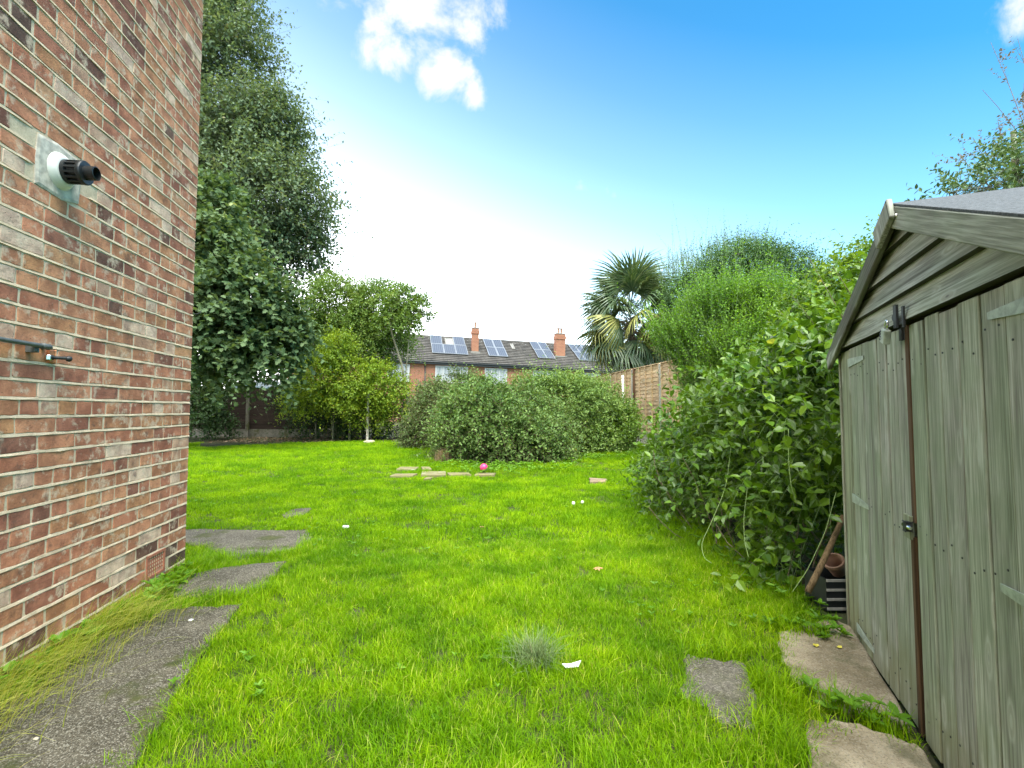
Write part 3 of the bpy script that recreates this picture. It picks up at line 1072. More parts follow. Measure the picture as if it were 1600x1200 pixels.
LEAF = {
    'd': ([(0, 0, 0), (.45, .5, .07), (1, 0, -.06), (.45, -.5, .07)], [[0, 1, 2, 3]]),
    'f': ([(0, 0, 0), (.28, .46, .07), (.66, .38, .05), (1, 0, -.10), (.66, -.38, .05), (.28, -.46, .07)], [[0, 3, 2, 1], [0, 5, 4, 3]]),
    'm': ([(0, 0, 0), (-.12, .30, 0), (.16, .30, .02), (.22, .62, -.06), (.46, .30, .02), (.62, .38, -.03), (1, 0, -.10), (.62, -.38, -.03), (.46, -.30, .02), (.22, -.62, -.06), (.16, -.30, .02), (-.12, -.30, 0)],
          [[0, 2, 1, 0], [0, 4, 3, 2], [0, 6, 5, 4], [0, 8, 7, 6], [0, 10, 9, 8], [0, 11, 10, 0]]),
}


def leaf_geo(pos, axis, nor, length, width, tone, kind):
    T, F = LEAF[kind]
    T = np.array(T)
    axis = nrm(axis)
    nor = nrm(nor - (nor * axis).sum(-1, keepdims=True) * axis)
    side = np.cross(nor, axis)
    n, k = len(pos), len(T)
    L = length[:, None, None]
    V = pos[:, None] + L * (T[None, :, 0:1] * axis[:, None] + T[None, :, 1:2] * width * side[:, None] + T[None, :, 2:3] * nor[:, None])
    quads, tris = [], []
    for f in F:
        u = list(dict.fromkeys(f))
        (quads if len(u) == 4 else tris).append(u)
    off = (np.arange(n) * k)[:, None, None]
    out = []
    if quads: out.append((np.array(quads)[None] + off).reshape(-1, 4))
    if tris: out.append((np.array(tris)[None] + off).reshape(-1, 3))
    return V.reshape(-1, 3), out, np.repeat(tone, k)


def shoot_leaves(rng, st, d, L, nl, droop, spread=.85, up=.9, outw=.3, t0=.12):
    """leaves along arching shoots"""
    n = len(st)
    d = nrm(d)
    t = t0 + (1 - t0) * (np.arange(nl)[None, :] + rng.uniform(.1, .9, (n, nl))) / nl
    T = t[..., None]
    pos = st[:, None] + d[:, None] * L[:, None, None] * T + np.array([0, 0, -1.0]) * (droop * L)[:, None, None] * T ** 2
    tan = nrm(d[:, None] + np.array([0, 0, -2.0]) * droop[:, None, None] * T)
    ph = rng.uniform(0, 6.28, (n, 1)) + np.arange(nl)[None] * 2.4 + rng.normal(0, .3, (n, nl))
    ref = np.where(np.abs(tan[..., 2:3]) < .9, np.array([0, 0, 1.0]), np.array([1.0, 0, 0]))
    u = nrm(np.cross(tan, ref))
    v = np.cross(tan, u)
    side = np.cos(ph)[..., None] * u + np.sin(ph)[..., None] * v
    ax = nrm(tan * (1 - spread * .6) + side * spread)
    no = np.array([0, 0, up]) + d[:, None] * outw + rng.normal(0, .38, (n, nl, 3))
    return pos, ax, no, t


def blob_shoots(rng, blobs, n, fmin=.55, fmax=.97, outk=.8, upk=.3, rk=.45, gap=-9, gf=1.0, seed=0, zmin=.03, low=-.75, face=None):
    c = np.array([b[0] for b in blobs]); r = np.array([b[1] for b in blobs])
    w = (r[:, 0] * r[:, 2] + r[:, 0] * r[:, 1] + r[:, 1] * r[:, 2])
    S_, D_ = [], []
    got = 0
    while got < n:
        m = int(n * 1.6) + 50
        k = rng.choice(len(blobs), m, p=w / w.sum())
        u = nrm(rng.normal(0, 1, (m, 3)))
        if face is not None:                      # fewer on the side turned away from the garden
            keep = (u @ np.asarray(face) > -.35) | (rng.random(m) < .35)
            k, u = k[keep], u[keep]
        f = rng.uniform(fmin, fmax, len(k))
        p = c[k] + r[k] * u * f[:, None]
        ok = (p[:, 2] > zmin + gz(p[:, 0], p[:, 1])) & (u[:, 2] > low)
        for b in range(len(blobs)):
            q = np.linalg.norm((p - c[b]) / r[b], axis=1)
            ok &= ~((q < min(.5, fmin)) & (k != b))
        if gap > -5: ok &= pnoise(p, gf, seed) > gap
        p, u, k = p[ok], u[ok], k[ok]
        o = nrm(u / r[k])
        S_.append(p); D_.append(nrm(o * outk + np.array([0, 0, upk]) + rng.normal(0, rk, p.shape)))
        got += len(p)
    return np.concatenate(S_)[:n], np.concatenate(D_)[:n]


def stems_geo(st, d, L, droop, r0, m=5, acc=None):
    """thin three-sided stems"""
    n = len(st)
    d = nrm(d)
    t = np.linspace(0, 1, m)
    T = t[None, :, None]
    pos = st[:, None] + d[:, None] * L[:, None, None] * T + np.array([0, 0, -1.0]) * (droop * L)[:, None, None] * T ** 2
    ref = np.where(np.abs(d[:, 2:3]) < .9, np.array([0, 0, 1.0]), np.array([1.0, 0, 0]))
    u = nrm(np.cross(d, ref)); v = np.cross(d, u)
    a = np.arange(3) * 2 * math.pi / 3
    rr = r0 * (1 - .7 * t)
    V = pos[:, :, None] + rr[None, :, None, None] * (np.cos(a)[None, None, :, None] * u[:, None, None] + np.sin(a)[None, None, :, None] * v[:, None, None])
    off = (np.arange(n) * m * 3)[:, None, None, None]
    i = (np.arange(m - 1) * 3)[None, :, None, None]
    j = np.arange(3)
    q = np.stack([j, (j + 1) % 3, (j + 1) % 3 + 3, j + 3], -1)[None, None]
    return V.reshape(-1, 3), [(off + i + q).reshape(-1, 4)]


def curve(a, b, bend, n=7):
    a, b = np.asarray(a, float), np.asarray(b, float)
    t = np.linspace(0, 1, n)[:, None]
    return a + (b - a) * t + np.asarray(bend) * (4 * t * (1 - t))


def B(px, py, Y, rx, ry, rd=None):
    k = Y / FPX
    return (P(px, py, Y), np.array([rx * k, (rx * k if rd is None else rd), ry * k]))


def plant(name, label, cat, blobs, mat, n, nl, L, droop, leaf, width, kind, seed, trunk=None, bark=None, group=None, part_name='crown', limbs=True, stem=None, stem_mat=None,
          gap=-9, gf=1.0, base=None, **kw):
    rng = np.random.default_rng(seed)
    if base is None:
        base = trunk[0][0][0] if trunk else np.array([blobs[0][0][0], blobs[0][0][1], float(gz(blobs[0][0][0], blobs[0][0][1]))])
    root = thing(name, base, label, cat, group)
    sl = {k: kw.pop(k) for k in ('spread', 'up', 'outw', 't0') if k in kw}
    tsd = kw.pop('tsd', .17)
    wild = kw.pop('wild', .04)
    core = kw.pop('core', .22)
    nc_ = int(n * core)
    kw2 = dict(kw, fmin=.15, fmax=.6)
    sa, da = blob_shoots(rng, blobs, n - nc_, gap=gap, gf=gf, seed=seed, **kw)
    sb, db = blob_shoots(rng, blobs, nc_, seed=seed, **kw2)
    st, d = np.concatenate([sa, sb]), np.concatenate([da, db])
    Ls = rng.uniform(L[0], L[1], n)
    Ls = Ls * np.where(rng.random(n) < wild, 2.1, 1.0)
    dr = rng.uniform(droop[0], droop[1], n)
    pos, ax, no, t = shoot_leaves(rng, st, d, Ls, nl, dr, **sl)
    tone = np.clip(.45 + .12 * pnoise(st, 1.4, seed + 5)[:, None] + rng.normal(0, .07, (n, 1)) + rng.normal(0, tsd, (n, nl)) + .12 * (t - .5), 0, 1)
    ll = rng.uniform(leaf[0], leaf[1], (n, nl)) * (1.05 - .35 * t)
    V, F, A = leaf_geo(pos.reshape(-1, 3), ax.reshape(-1, 3), no.reshape(-1, 3), ll.ravel(), width, tone.ravel(), kind)
    zfl = gz(V[:, 0], V[:, 1])
    V[:, 2] = np.maximum(V[:, 2], zfl + .004)
    part(part_name, V, F, mat, root, {'tone': A})
    if trunk:
        acc = Acc()
        for path, r0, r1 in trunk:
            path = np.asarray(path)
            V, F = tube_np(path, np.linspace(r0, r1, len(path)), 8)
            acc.add(V, F)
        acc.part('trunk', bark or M_BARK, root, True)
        if limbs:
            acc = Acc()
            tp = np.concatenate([np.asarray(p[0])[len(p[0]) // 3:] for p in trunk])
            for c, r in blobs:
                for q in range(3):
                    tgt = c + r * rng.uniform(-.6, .6, 3)
                    s0 = tp[np.argmin(np.linalg.norm(tp - tgt, axis=1) + rng.uniform(0, 1, len(tp)) + 2.0 * np.maximum(0, tp[:, 2] - tgt[2]))]
                    p = curve(s0, tgt, rng.normal(0, .08, 3) * np.linalg.norm(tgt - s0) + [0, 0, .05])
                    rr = trunk[0][1] * .28
                    V, F = tube_np(p, np.linspace(rr, rr * .35, len(p)), 5)
                    acc.add(V, F)
                    near = st[np.argsort(np.linalg.norm(st - tgt, axis=1))[:60:5]]
                    for e_ in near:
                        p2 = curve(p[rng.integers(3, 7)], e_, rng.normal(0, .05, 3), 5)
                        V, F = tube_np(p2, np.linspace(rr * .35, rr * .1, 5), 4, False)
                        acc.add(V, F)
            acc.part('branches', bark or M_BARK, root, True)
    if stem:
        V, F = stems_geo(st, d, Ls, dr, stem, 3 if n > 4800 else 5)
        V[:, 2] = np.maximum(V[:, 2], gz(V[:, 0], V[:, 1]) + .003)
        part('twigs', V, F, stem_mat or M_GREENSTEM, root, None, True)
    return root


def tp(*pts):
    """trunk path through (px, py, Y) points; first one stands on the ground"""
    out = [P(*p) for p in pts]
    out[0][2] = float(gz(out[0][0], out[0][1])) - .05
    a = np.array(out)
    t = np.linspace(0, len(a) - 1, 4 * len(a))
    return np.stack([np.interp(t, np.arange(len(a)), a[:, k]) for k in range(3)], 1)


LM_TALL = leafmat('tall_tree_leaf', (.040, .074, .036), (.098, .152, .078), (.20, .25, .14), (.30, .28, .17), .35, .6, .2)
LM_SYC = leafmat('sycamore_leaf', (.032, .068, .028), (.082, .138, .055), (.17, .23, .10), (.28, .31, .12), .35, .6, .2)
LM_MID = leafmat('olive_leaf', (.045, .09, .014), (.115, .195, .034), (.22, .30, .07), (.30, .30, .08), .35)
LM_YEL = leafmat('yellow_leaf', (.06, .125, .012), (.16, .255, .020), (.32, .39, .035), (.46, .42, .05), .4)
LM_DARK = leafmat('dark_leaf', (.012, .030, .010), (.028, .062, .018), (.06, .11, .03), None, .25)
LM_BRAM = leafmat('bramble_leaf', (.018, .050, .005), (.072, .155, .009), (.225, .345, .026), (.34, .36, .07), .36, .36, .4)
LM_MOUND = leafmat('mound_leaf', (.034, .080, .018), (.10, .18, .040), (.23, .32, .085), (.30, .32, .11), .33, .5, .25)
LM_MOUND2 = leafmat('pale_mound_leaf', (.045, .095, .018), (.135, .225, .045), (.28, .375, .095), (.34, .34, .12), .33, .5, .25)
LM_PRIV = leafmat('privet_leaf', (.03, .09, .006), (.105, .245, .011), (.24, .41, .020), (.30, .42, .05), .38, .45, .28)
LM_CON = leafmat('conifer_spray', (.025, .065, .020), (.06, .13, .036), (.12, .21, .06), None, .2, .5, .3)
LM_TWIG = leafmat('twig_leaf', (.06, .055, .045), (.12, .105, .085), (.20, .18, .14), (.30, .27, .21), .3)
LM_DRY = leafmat('dry_grass', (.16, .11, .06), (.30, .22, .13), (.45, .35, .22), None, .3, .8, .1)
LM_WEED = leafmat('weed_leaf', (.05, .13, .008), (.11, .25, .012), (.20, .36, .03), (.36, .42, .06), .35)

FR = np.array([0, -1.0, .2])
# --- left: tall tree, sycamore, trees along the back
plant('tall_tree', 'tallest dark grey green tree rising behind the corner of the brick wall', 'tree',
      [B(300, 40, 19, 105, 110, 2.6), B(300, -110, 19, 80, 110, 2.2), B(350, 130, 18.5, 95, 95, 2.4), B(390, 240, 18, 85, 90, 2.4), B(425, 325, 17.5, 88, 75, 2.4), B(395, 420, 17.5, 95, 80, 2.3),
       B(300, 270, 19, 110, 130, 2.4), B(330, 500, 18, 110, 90, 2.4), B(455, 380, 18, 48, 45, 1.4), B(425, 200, 18, 42, 45, 1.2)],
      LM_TALL, 14500, 9, (.6, 1.3), (.05, .35), (.13, .20), .6, 'd', 21, [(tp((330, 690, 18.5), (335, 500, 18.5), (325, 250, 18.7), (310, 0, 19)), .34, .10)], gap=-.30, gf=.75, rk=.7, face=FR, fmax=1.03, wild=.05, stem=.005, stem_mat=M_BARK, core=.2)
plant('sycamore_tree', 'broad leaved sycamore hanging over the dark fence beside the brick wall', 'tree',
      [B(325, 400, 12.6, 60, 70, 1.3), B(375, 470, 12.5, 75, 65, 1.4), B(320, 545, 12.5, 85, 70, 1.4), B(405, 555, 12.6, 62, 48, 1.2), B(330, 330, 13, 35, 45, 1), B(440, 520, 13, 35, 40, 1)],
      LM_SYC, 2900, 8, (.45, .95), (.2, .7), (.11, .175), .95, 'm', 22, [(tp((270, 694, 13.4), (290, 560, 13.3), (330, 420, 13.1)), .15, .05)], up=1.1, outw=.5, rk=.5, face=FR, gap=-.6, gf=1.2)
plant('olive_green_tree', 'rounded olive green tree at the back of the lawn right of the tall tree', 'tree',
      [B(528, 482, 17, 52, 48, 1.3), B(592, 482, 17, 48, 40, 1.2), B(560, 540, 17, 62, 48, 1.3), B(500, 540, 17.5, 45, 55, 1.2), B(610, 530, 17.3, 35, 35, 1)],
      LM_MID, 6200, 9, (.35, .75), (.0, .4), (.075, .115), .6, 'd', 23, [(tp((585, 685, 17), (580, 590, 17), (560, 520, 17)), .09, .04), (tp((540, 685, 17), (545, 600, 17), (530, 500, 17)), .08, .03)], gap=-.65, gf=1.5, rk=.6, face=FR)
plant('leaning_sapling', 'slender pale stemmed sapling leaning left of the house chimneys', 'tree',
      [B(655, 487, 15.5, 28, 20, .55), B(625, 470, 15.5, 26, 24, .5), B(640, 510, 15.5, 18, 13, .4), B(608, 500, 15.5, 20, 30, .5)],
      LM_MID, 620, 9, (.25, .5), (.0, .4), (.08, .12), .62, 'd', 24, [(tp((643, 672, 15.5), (637, 630, 15.5), (628, 570, 15.5), (612, 520, 15.5), (608, 490, 15.5)), .050, .022),
                                                                     (tp((644, 668, 15.5), (650, 620, 15.5), (655, 592, 15.5)), .03, .012), (tp((626, 560, 15.5), (640, 520, 15.5), (655, 490, 15.5)), .02, .010)], M_PALEBARK, gap=-.35, gf=2.4, rk=.6)
plant('yellow_shrub', 'yellow green shrub in front of the trees behind the white post', 'shrub',
      [B(505, 600, 15.2, 40, 48, .9), B(545, 620, 15, 42, 32, .8), B(533, 556, 15.3, 28, 34, .8), B(590, 605, 15.2, 38, 40, .8), B(622, 640, 15.3, 28, 40, .7), B(480, 625, 15.4, 30, 35, .7), B(575, 645, 15.4, 30, 25, .6)],
      LM_YEL, 2700, 8, (.3, .6), (.1, .5), (.07, .115), .62, 'd', 25, [(tp((520, 686, 15.4), (522, 640, 15.4), (510, 600, 15.4)), .035, .015), (tp((546, 686, 15.3), (548, 640, 15.3), (540, 590, 15.3)), .04, .015),
                                                                      (tp((566, 686, 15.4), (560, 650, 15.4), (590, 610, 15.4)), .03, .012)], gap=-.3, gf=2.0, rk=.6, up=1.2, face=FR)
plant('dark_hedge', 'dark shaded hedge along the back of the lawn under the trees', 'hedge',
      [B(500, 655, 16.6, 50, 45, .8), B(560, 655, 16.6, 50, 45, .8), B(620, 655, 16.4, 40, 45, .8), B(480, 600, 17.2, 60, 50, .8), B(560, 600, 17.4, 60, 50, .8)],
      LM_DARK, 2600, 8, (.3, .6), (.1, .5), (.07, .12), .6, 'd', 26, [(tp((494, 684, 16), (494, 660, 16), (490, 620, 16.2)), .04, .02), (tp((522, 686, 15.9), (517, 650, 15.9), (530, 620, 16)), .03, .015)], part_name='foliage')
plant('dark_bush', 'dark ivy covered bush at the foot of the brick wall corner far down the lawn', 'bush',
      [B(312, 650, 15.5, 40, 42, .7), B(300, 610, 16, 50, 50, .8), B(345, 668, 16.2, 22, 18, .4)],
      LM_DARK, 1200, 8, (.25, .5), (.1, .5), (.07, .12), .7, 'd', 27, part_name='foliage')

# --- centre: overgrown mounds
plant('bramble_mound', 'big green bramble mound in the middle of the garden behind the pink ball', 'bush',
      [B(770, 668, 10.6, 78, 62, 1.1), B(728, 672, 10.6, 42, 62, .9), B(815, 690, 10.4, 62, 42, .9), B(745, 630, 11, 48, 38, .8), B(850, 705, 10.5, 45, 26, .6), B(845, 672, 11.4, 50, 44, .8), B(800, 628, 11.6, 42, 36, .8), B(712, 690, 10.8, 30, 36, .6)],
      LM_MOUND, 5600, 8, (.18, .42), (.1, .7), (.06, .10), .62, 'd', 31, part_name='foliage', stem=.0025, stem_mat=M_DRYSTEM, rk=.6, gap=-.30, gf=2.0, face=FR, fmax=1.05, wild=.15)
plant('pale_bush', 'paler green rounded bush rising behind the bramble mound under the house windows', 'bush',
      [B(880, 640, 12.6, 65, 52, 1.1), B(930, 650, 12.8, 45, 52, 1.0), B(835, 632, 12.6, 48, 42, .9), B(885, 618, 13.2, 55, 24, .8), B(905, 690, 12, 60, 30, .7)],
      LM_MOUND2, 4400, 8, (.2, .5), (.0, .5), (.06, .10), .6, 'd', 32, part_name='foliage', stem=.0025, stem_mat=M_GREENSTEM, rk=.6, gap=-.35, gf=1.9, face=FR, fmax=1.05, wild=.15)
plant('brownish_bush', 'darker brown tinged bush at the left end of the central mounds', 'bush',
      [B(690, 640, 12.8, 42, 48, .9), B(665, 675, 13, 32, 32, .7), B(720, 610, 13.2, 40, 28, .8), B(650, 690, 13.2, 22, 14, .5)],
      leafmat('brownish_leaf', (.03, .06, .016), (.085, .135, .035), (.19, .25, .075), (.27, .25, .11), .3), 2300, 8, (.2, .5), (.0, .6), (.055, .09), .6, 'd', 33, part_name='foliage', stem=.003, stem_mat=M_DRYSTEM, rk=.65, gap=-.45, gf=2.4, face=FR)
plant('bramble_clump', 'low dark bramble clump against the foot of the wooden fence', 'bush',
      [B(960, 672, 12.4, 34, 34, .6), B(975, 650, 12.8, 18, 22, .4), B(935, 690, 12, 40, 20, .5)],
      LM_BRAM, 1500, 8, (.2, .4), (.1, .6), (.055, .09), .65, 'd', 34, part_name='foliage', stem=.0025, stem_mat=M_GREENSTEM, rk=.6, gap=-.6, gf=2.5, tsd=.12)

# --- right: privet, conifer, bramble by the shed, twiggy tree
plant('privet_bush', 'tall bright green privet with upright shoots beside the wooden fence', 'shrub',
      [B(1108, 570, 9.3, 54, 72, .8), B(1150, 560, 9, 68, 70, .9), B(1074, 555, 9.5, 32, 42, .6), B(1058, 535, 9.5, 38, 40, .7), B(1215, 535, 8.8, 50, 58, .8), B(1115, 505, 9.3, 62, 34, .8), B(1110, 640, 9.3, 40, 35, .6), B(1185, 500, 9, 45, 34, .7)],
      LM_PRIV, 3600, 14, (.35, .85), (-.05, .12), (.05, .08), .48, 'd', 41, [(tp((1100, 720, 9.3), (1100, 650, 9.3), (1095, 560, 9.3)), .05, .02), (tp((1120, 725, 9.2), (1130, 650, 9.1), (1150, 540, 9)), .05, .02)],
      stem=.004, outk=.28, upk=.95, rk=.2, gap=-.33, gf=2.2, face=FR, up=.5, outw=.5)
plant('conifer_tree', 'dark round topped conifer rising behind the bright privet', 'tree',
      [B(1160, 430, 15, 74, 48, 1.4), B(1210, 442, 15, 65, 50, 1.4), B(1110, 462, 15, 55, 42, 1.2), B(1150, 520, 15.3, 120, 70, 1.3), B(1070, 470, 15.5, 35, 35, 1), B(1260, 480, 15, 50, 50, 1.2)],
      LM_CON, 7600, 9, (.3, .6), (-.1, .3), (.07, .12), .42, 'd', 42, [(tp((1165, 700, 15.3), (1165, 560, 15.3), (1165, 430, 15.3)), .16, .05)], outk=.5, upk=.55, rk=.35, gap=-.95, gf=1.4, face=FR)
plant('feathery_shrub', 'grey green feathery shrub poking up between palm and conifer', 'shrub',
      [B(1055, 440, 16.5, 40, 24, .7), B(1100, 420, 16.5, 45, 22, .7), B(1160, 402, 16.5, 55, 20, .7)],
      leafmat('feather_leaf', (.05, .07, .045), (.10, .13, .085), (.17, .20, .14), None, .3), 420, 12, (.6, 1.0), (.0, .2), (.05, .08), .4, 'd', 43, [(tp((1100, 700, 16.5), (1100, 560, 16.5), (1105, 430, 16.5)), .08, .03)], outk=.3, upk=.9, rk=.2, stem=.006, gap=-.5, gf=1.4)

# bramble by the shed: leaves near the viewer are pieces of their own
rng = np.random.default_rng(51)
BR = [(np.array(c), np.array(r)) for c, r in (((2.30, 3.35, .85), (.72, .68, .85)), ((2.30, 4.2, .78), (.84, .8, .85)), ((2.35, 5.2, .58), (.86, .85, .66)), ((2.5, 6.3, .26), (.88, .8, .36)),
                                             ((2.75, 3.5, 1.35), (.75, .75, .62)), ((2.9, 4.4, 1.15), (.85, .9, .75)), ((3.2, 5.8, .95), (.9, 1.0, .7)), ((1.95, 3.15, .32), (.36, .38, .36)), ((3.7, 7.3, .5), (1.0, 1.0, .6)))]
bramble = thing('bramble_bush', (2.3, 4.2, 0), 'large tangled bramble bush with broad leaves sprawling beside the shed', 'bush')
nS, nL = 4400, 8
st, d = blob_shoots(rng, BR, nS, outk=.7, upk=.35, rk=.5, gap=-.45, gf=3.2, seed=51, face=nrm(np.array([-.75, -.6, .35])), fmin=.5, fmax=1.0)
# keep clear of the shed
rel = st - SO
ins = ((rel @ SD) > -.10) & ((rel @ SN) < .05)
st, d = st[~ins], d[~ins]
nS = len(st)
Ls, dr = rng.uniform(.22, .6, nS), rng.uniform(.2, .9, nS)
pos, ax, no, t = shoot_leaves(rng, st, d, Ls, nL, dr, .9, 1.0, .45)
tone = np.clip(.43 + .14 * pnoise(st, 2.2, 8)[:, None] + rng.normal(0, .07, (nS, 1)) + rng.normal(0, .15, (nS, nL)) + .1 * (t - .5), 0, 1)
ll = rng.uniform(.055, .10, (nS, nL)) * (1.1 - .4 * t)
pos, ax, no, tone, ll = [a.reshape(-1, *a.shape[2:]) for a in (pos, ax, no, tone, ll)]
pos[:, 2] = np.maximum(pos[:, 2], .03)
rel = pos - SO
ok = ~(((rel @ SD) > -.07) & ((rel @ SN) < .06))
pos, ax, no, tone, ll = pos[ok], ax[ok], no[ok], tone[ok], ll[ok]
# leaves that show largest: few other leaves lie between them and the viewer
dist = np.linalg.norm(pos - np.array([0, 0, CAMZ]), axis=1)
sx = ((pos[:, 0] / pos[:, 1]) * FPX / 9).astype(int)
sy = (((pos[:, 2] - CAMZ) / pos[:, 1]) * FPX / 9).astype(int)
key = sx * 100003 + sy
order = np.argsort(dist)
_, first = np.unique(key[order], return_index=True)
front = order[first]
front = front[(pos[front, 0] / pos[front, 1] < .655)]
score = ll[front] / dist[front]
pick = front[np.argsort(-score)[:300]]
mask = np.ones(len(pos), bool)
mask[pick] = False
V, F, A = leaf_geo(pos[mask], ax[mask], no[mask], ll[mask], .68, tone[mask], 'f')
part('foliage', V, F, LM_BRAM, bramble, {'tone': A})['kind'] = 'stuff'
LT, LF = LEAF['f']
variants = []
for q in range(24):
    T = np.array(LT) * [1, .68 + .16 * math.sin(q * 1.7), 1] + rng.normal(0, .02, (6, 3)) * [0, 1, 1]
    variants.append(mesh_np('leaf', T, [np.array(LF)], LM_BRAM, {'tone': np.full(6, .2 + .7 * q / 23)}))
for k in pick:
    a = Vector(nrm(ax[k])); n_ = Vector(no[k]); n_ = (n_ - a * n_.dot(a)).normalized(); s_ = n_.cross(a)
    vi = int(np.clip((tone[k] - .2) / .7 * 23 + rng.normal(0, 1), 0, 23))
    o = link('leaf', variants[vi], pos[k], bramble)
    o.rotation_euler = Matrix((a, s_, n_)).transposed().to_euler()
    o.scale = (ll[k],) * 3
V, F = stems_geo(st, d, Ls, dr, .0020)
V[:, 2] = np.maximum(V[:, 2], .01)
rel = V - SO
V = np.where((((rel @ SD) > -.06) & ((rel @ SN) < .05))[:, None], V - SD * .0, V)
part('stems', V, F, M_GREENSTEM, bramble, None, True)
# dry canes and dead litter inside the base
acc = Acc()
for q in range(60):
    y = rng.uniform(2.9, 5.4)
    a = np.array([1.55 + rng.uniform(0, .8), y, .01])
    b = a + np.array([rng.normal(0, .25), rng.normal(0, .25), rng.uniform(.15, .8)])
    V, F = tube_np(curve(a, b, rng.normal(0, .06, 3), 5), rng.uniform(.0018, .004), 4, False)
    acc.add(V, F)
acc.part('dead_canes', M_DRYSTEM, bramble, True)
# long loose canes
acc = Acc()
for pl in ([(1142, 700, 3.7), (1135, 760, 3.45), (1112, 815, 3.3), (1095, 850, 3.25), (1100, 872, 3.2), (1112, 880, 3.15)],
           [(1232, 670, 3.0), (1232, 720, 2.95), (1236, 760, 2.9), (1246, 790, 2.9)],
           [(1168, 760, 3.2), (1162, 810, 3.1), (1163, 845, 3.05), (1170, 872, 3.0)],
           [(1306, 770, 2.75), (1290, 830, 2.7), (1262, 890, 2.66), (1238, 925, 2.63)],
           [(1025, 808, 4.9), (1040, 820, 4.7), (1056, 832, 4.6)]):
    a = np.array([P(*p) for p in pl])
    tt = np.linspace(0, len(a) - 1, 16)
    a = np.stack([np.interp(tt, np.arange(len(a)), a[:, k]) for k in range(3)], 1)
    a[1:-1] = (a[:-2] + a[1:-1] * 2 + a[2:]) / 4
    V, F = tube_np(a, .0018, 5)
    acc.add(V, F)
acc.part('arching_canes', simple('pale_cane', (.20, .28, .08), .6, 0, .2, 40), bramble, True)
# tall shoots with broad leaves against the sky
sh = []
for (x0, y0, x1, y1, Y) in ((1330, 520, 1262, 396, 3.3), (1335, 470, 1300, 412, 3.3), (1310, 560, 1236, 455, 3.5), (1345, 430, 1345, 395, 3.5), (1290, 560, 1215, 480, 3.9), (1325, 600, 1290, 500, 3.1), (1270, 600, 1200, 540, 3.6), (1385, 400, 1392, 340, 3.6), (1340, 450, 1365, 392, 3.6)):
    a, b = P(x0, y0, Y + .1), P(x1, y1, Y)
    sh.append((a, b - a))
st2 = np.array([a for a, b in sh]); d2 = np.array([b for a, b in sh]); L2 = np.linalg.norm(d2, axis=1)
p2, a2, n2, t2 = shoot_leaves(rng, st2, d2, L2, 15, np.full(len(sh), .03), .95, .8, .2, .0)
V, F, A = leaf_geo(p2.reshape(-1, 3), a2.reshape(-1, 3), n2.reshape(-1, 3), (rng.uniform(.055, .085, t2.shape) * (1.1 - .5 * t2)).ravel(), .62, np.clip(rng.normal(.5, .15, t2.size), 0, .93), 'f')
part('tall_shoots', V, F, LM_BRAM, bramble, {'tone': A})
V, F = stems_geo(st2, d2, L2, np.full(len(sh), .03), .004)
part('shoot_stems', V, F, M_DRYSTEM, bramble, None, True)

# twiggy tree behind the shed
rng = np.random.default_rng(61)
tw = thing('twiggy_tree', (6.4, 6.2, 0), 'sparse tree with thin grey brown twigs reaching into the sky above the shed', 'tree')
acc = Acc()
trunk = curve((6.4, 6.2, -.05), (6.3, 6.1, 4.6), (.1, .1, 0), 12)
V, F = tube_np(trunk, np.linspace(.09, .03, 12), 7); acc.add(V, F)
acc.part('trunk', M_BARK, tw, True)
acc = Acc()
tips, tdir, tl_ = [], [], []
for (x0, y0, x1, y1) in ((1640, 330, 1590, 60), (1640, 330, 1548, 66), (1650, 350, 1535, 140), (1640, 330, 1560, 190), (1640, 330, 1520, 215), (1640, 340, 1600, 130), (1660, 350, 1640, 40), (1640, 340, 1500, 240), (1640, 330, 1545, 250), (1660, 330, 1620, 200), (1640, 330, 1575, 250)):
    a, b = P(x0, y0, 6.1), P(x1, y1, 6.0 + rng.uniform(-.4, .4))
    p = curve(a, b, rng.normal(0, .08, 3) + [0, 0, -.05], 9)
    V, F = tube_np(p, np.linspace(.009, .0025, 9), 4, False); acc.add(V, F)
    for q in range(16):
        f = rng.uniform(.2, 1)
        s0 = p[int(f * 8)]
        dd = nrm(nrm(b - a) * .7 + rng.normal(0, .55, 3))
        tips.append(s0); tdir.append(dd); tl_.append(rng.uniform(.15, .45))
for z in (1.2, 2.2, 3.0, 3.6): 
    V, F = tube_np(curve(trunk[int(z / 4.6 * 11)], P(1640, 340, 6.1), (0, 0, .1), 6), np.linspace(.02, .008, 6), 4, False); acc.add(V, F)
tips, tdir, tl_ = np.array(tips), np.array(tdir), np.array(tl_)
V, F = stems_geo(tips, tdir, tl_, np.full(len(tips), .1), .002, 4); acc.add(V, F)
acc.part('branches', M_DRYSTEM, tw, True)
p2, a2, n2, t2 = shoot_leaves(rng, tips, tdir, tl_, 9, np.full(len(tips), .1), .9, .6, .2, .1)
V, F, A = leaf_geo(p2.reshape(-1, 3), a2.reshape(-1, 3), n2.reshape(-1, 3), rng.uniform(.03, .05, t2.size), .6, np.clip(rng.normal(.45, .18, t2.size), 0, 1), 'd')
part('crown', V, F, LM_TWIG, tw, {'tone': A})
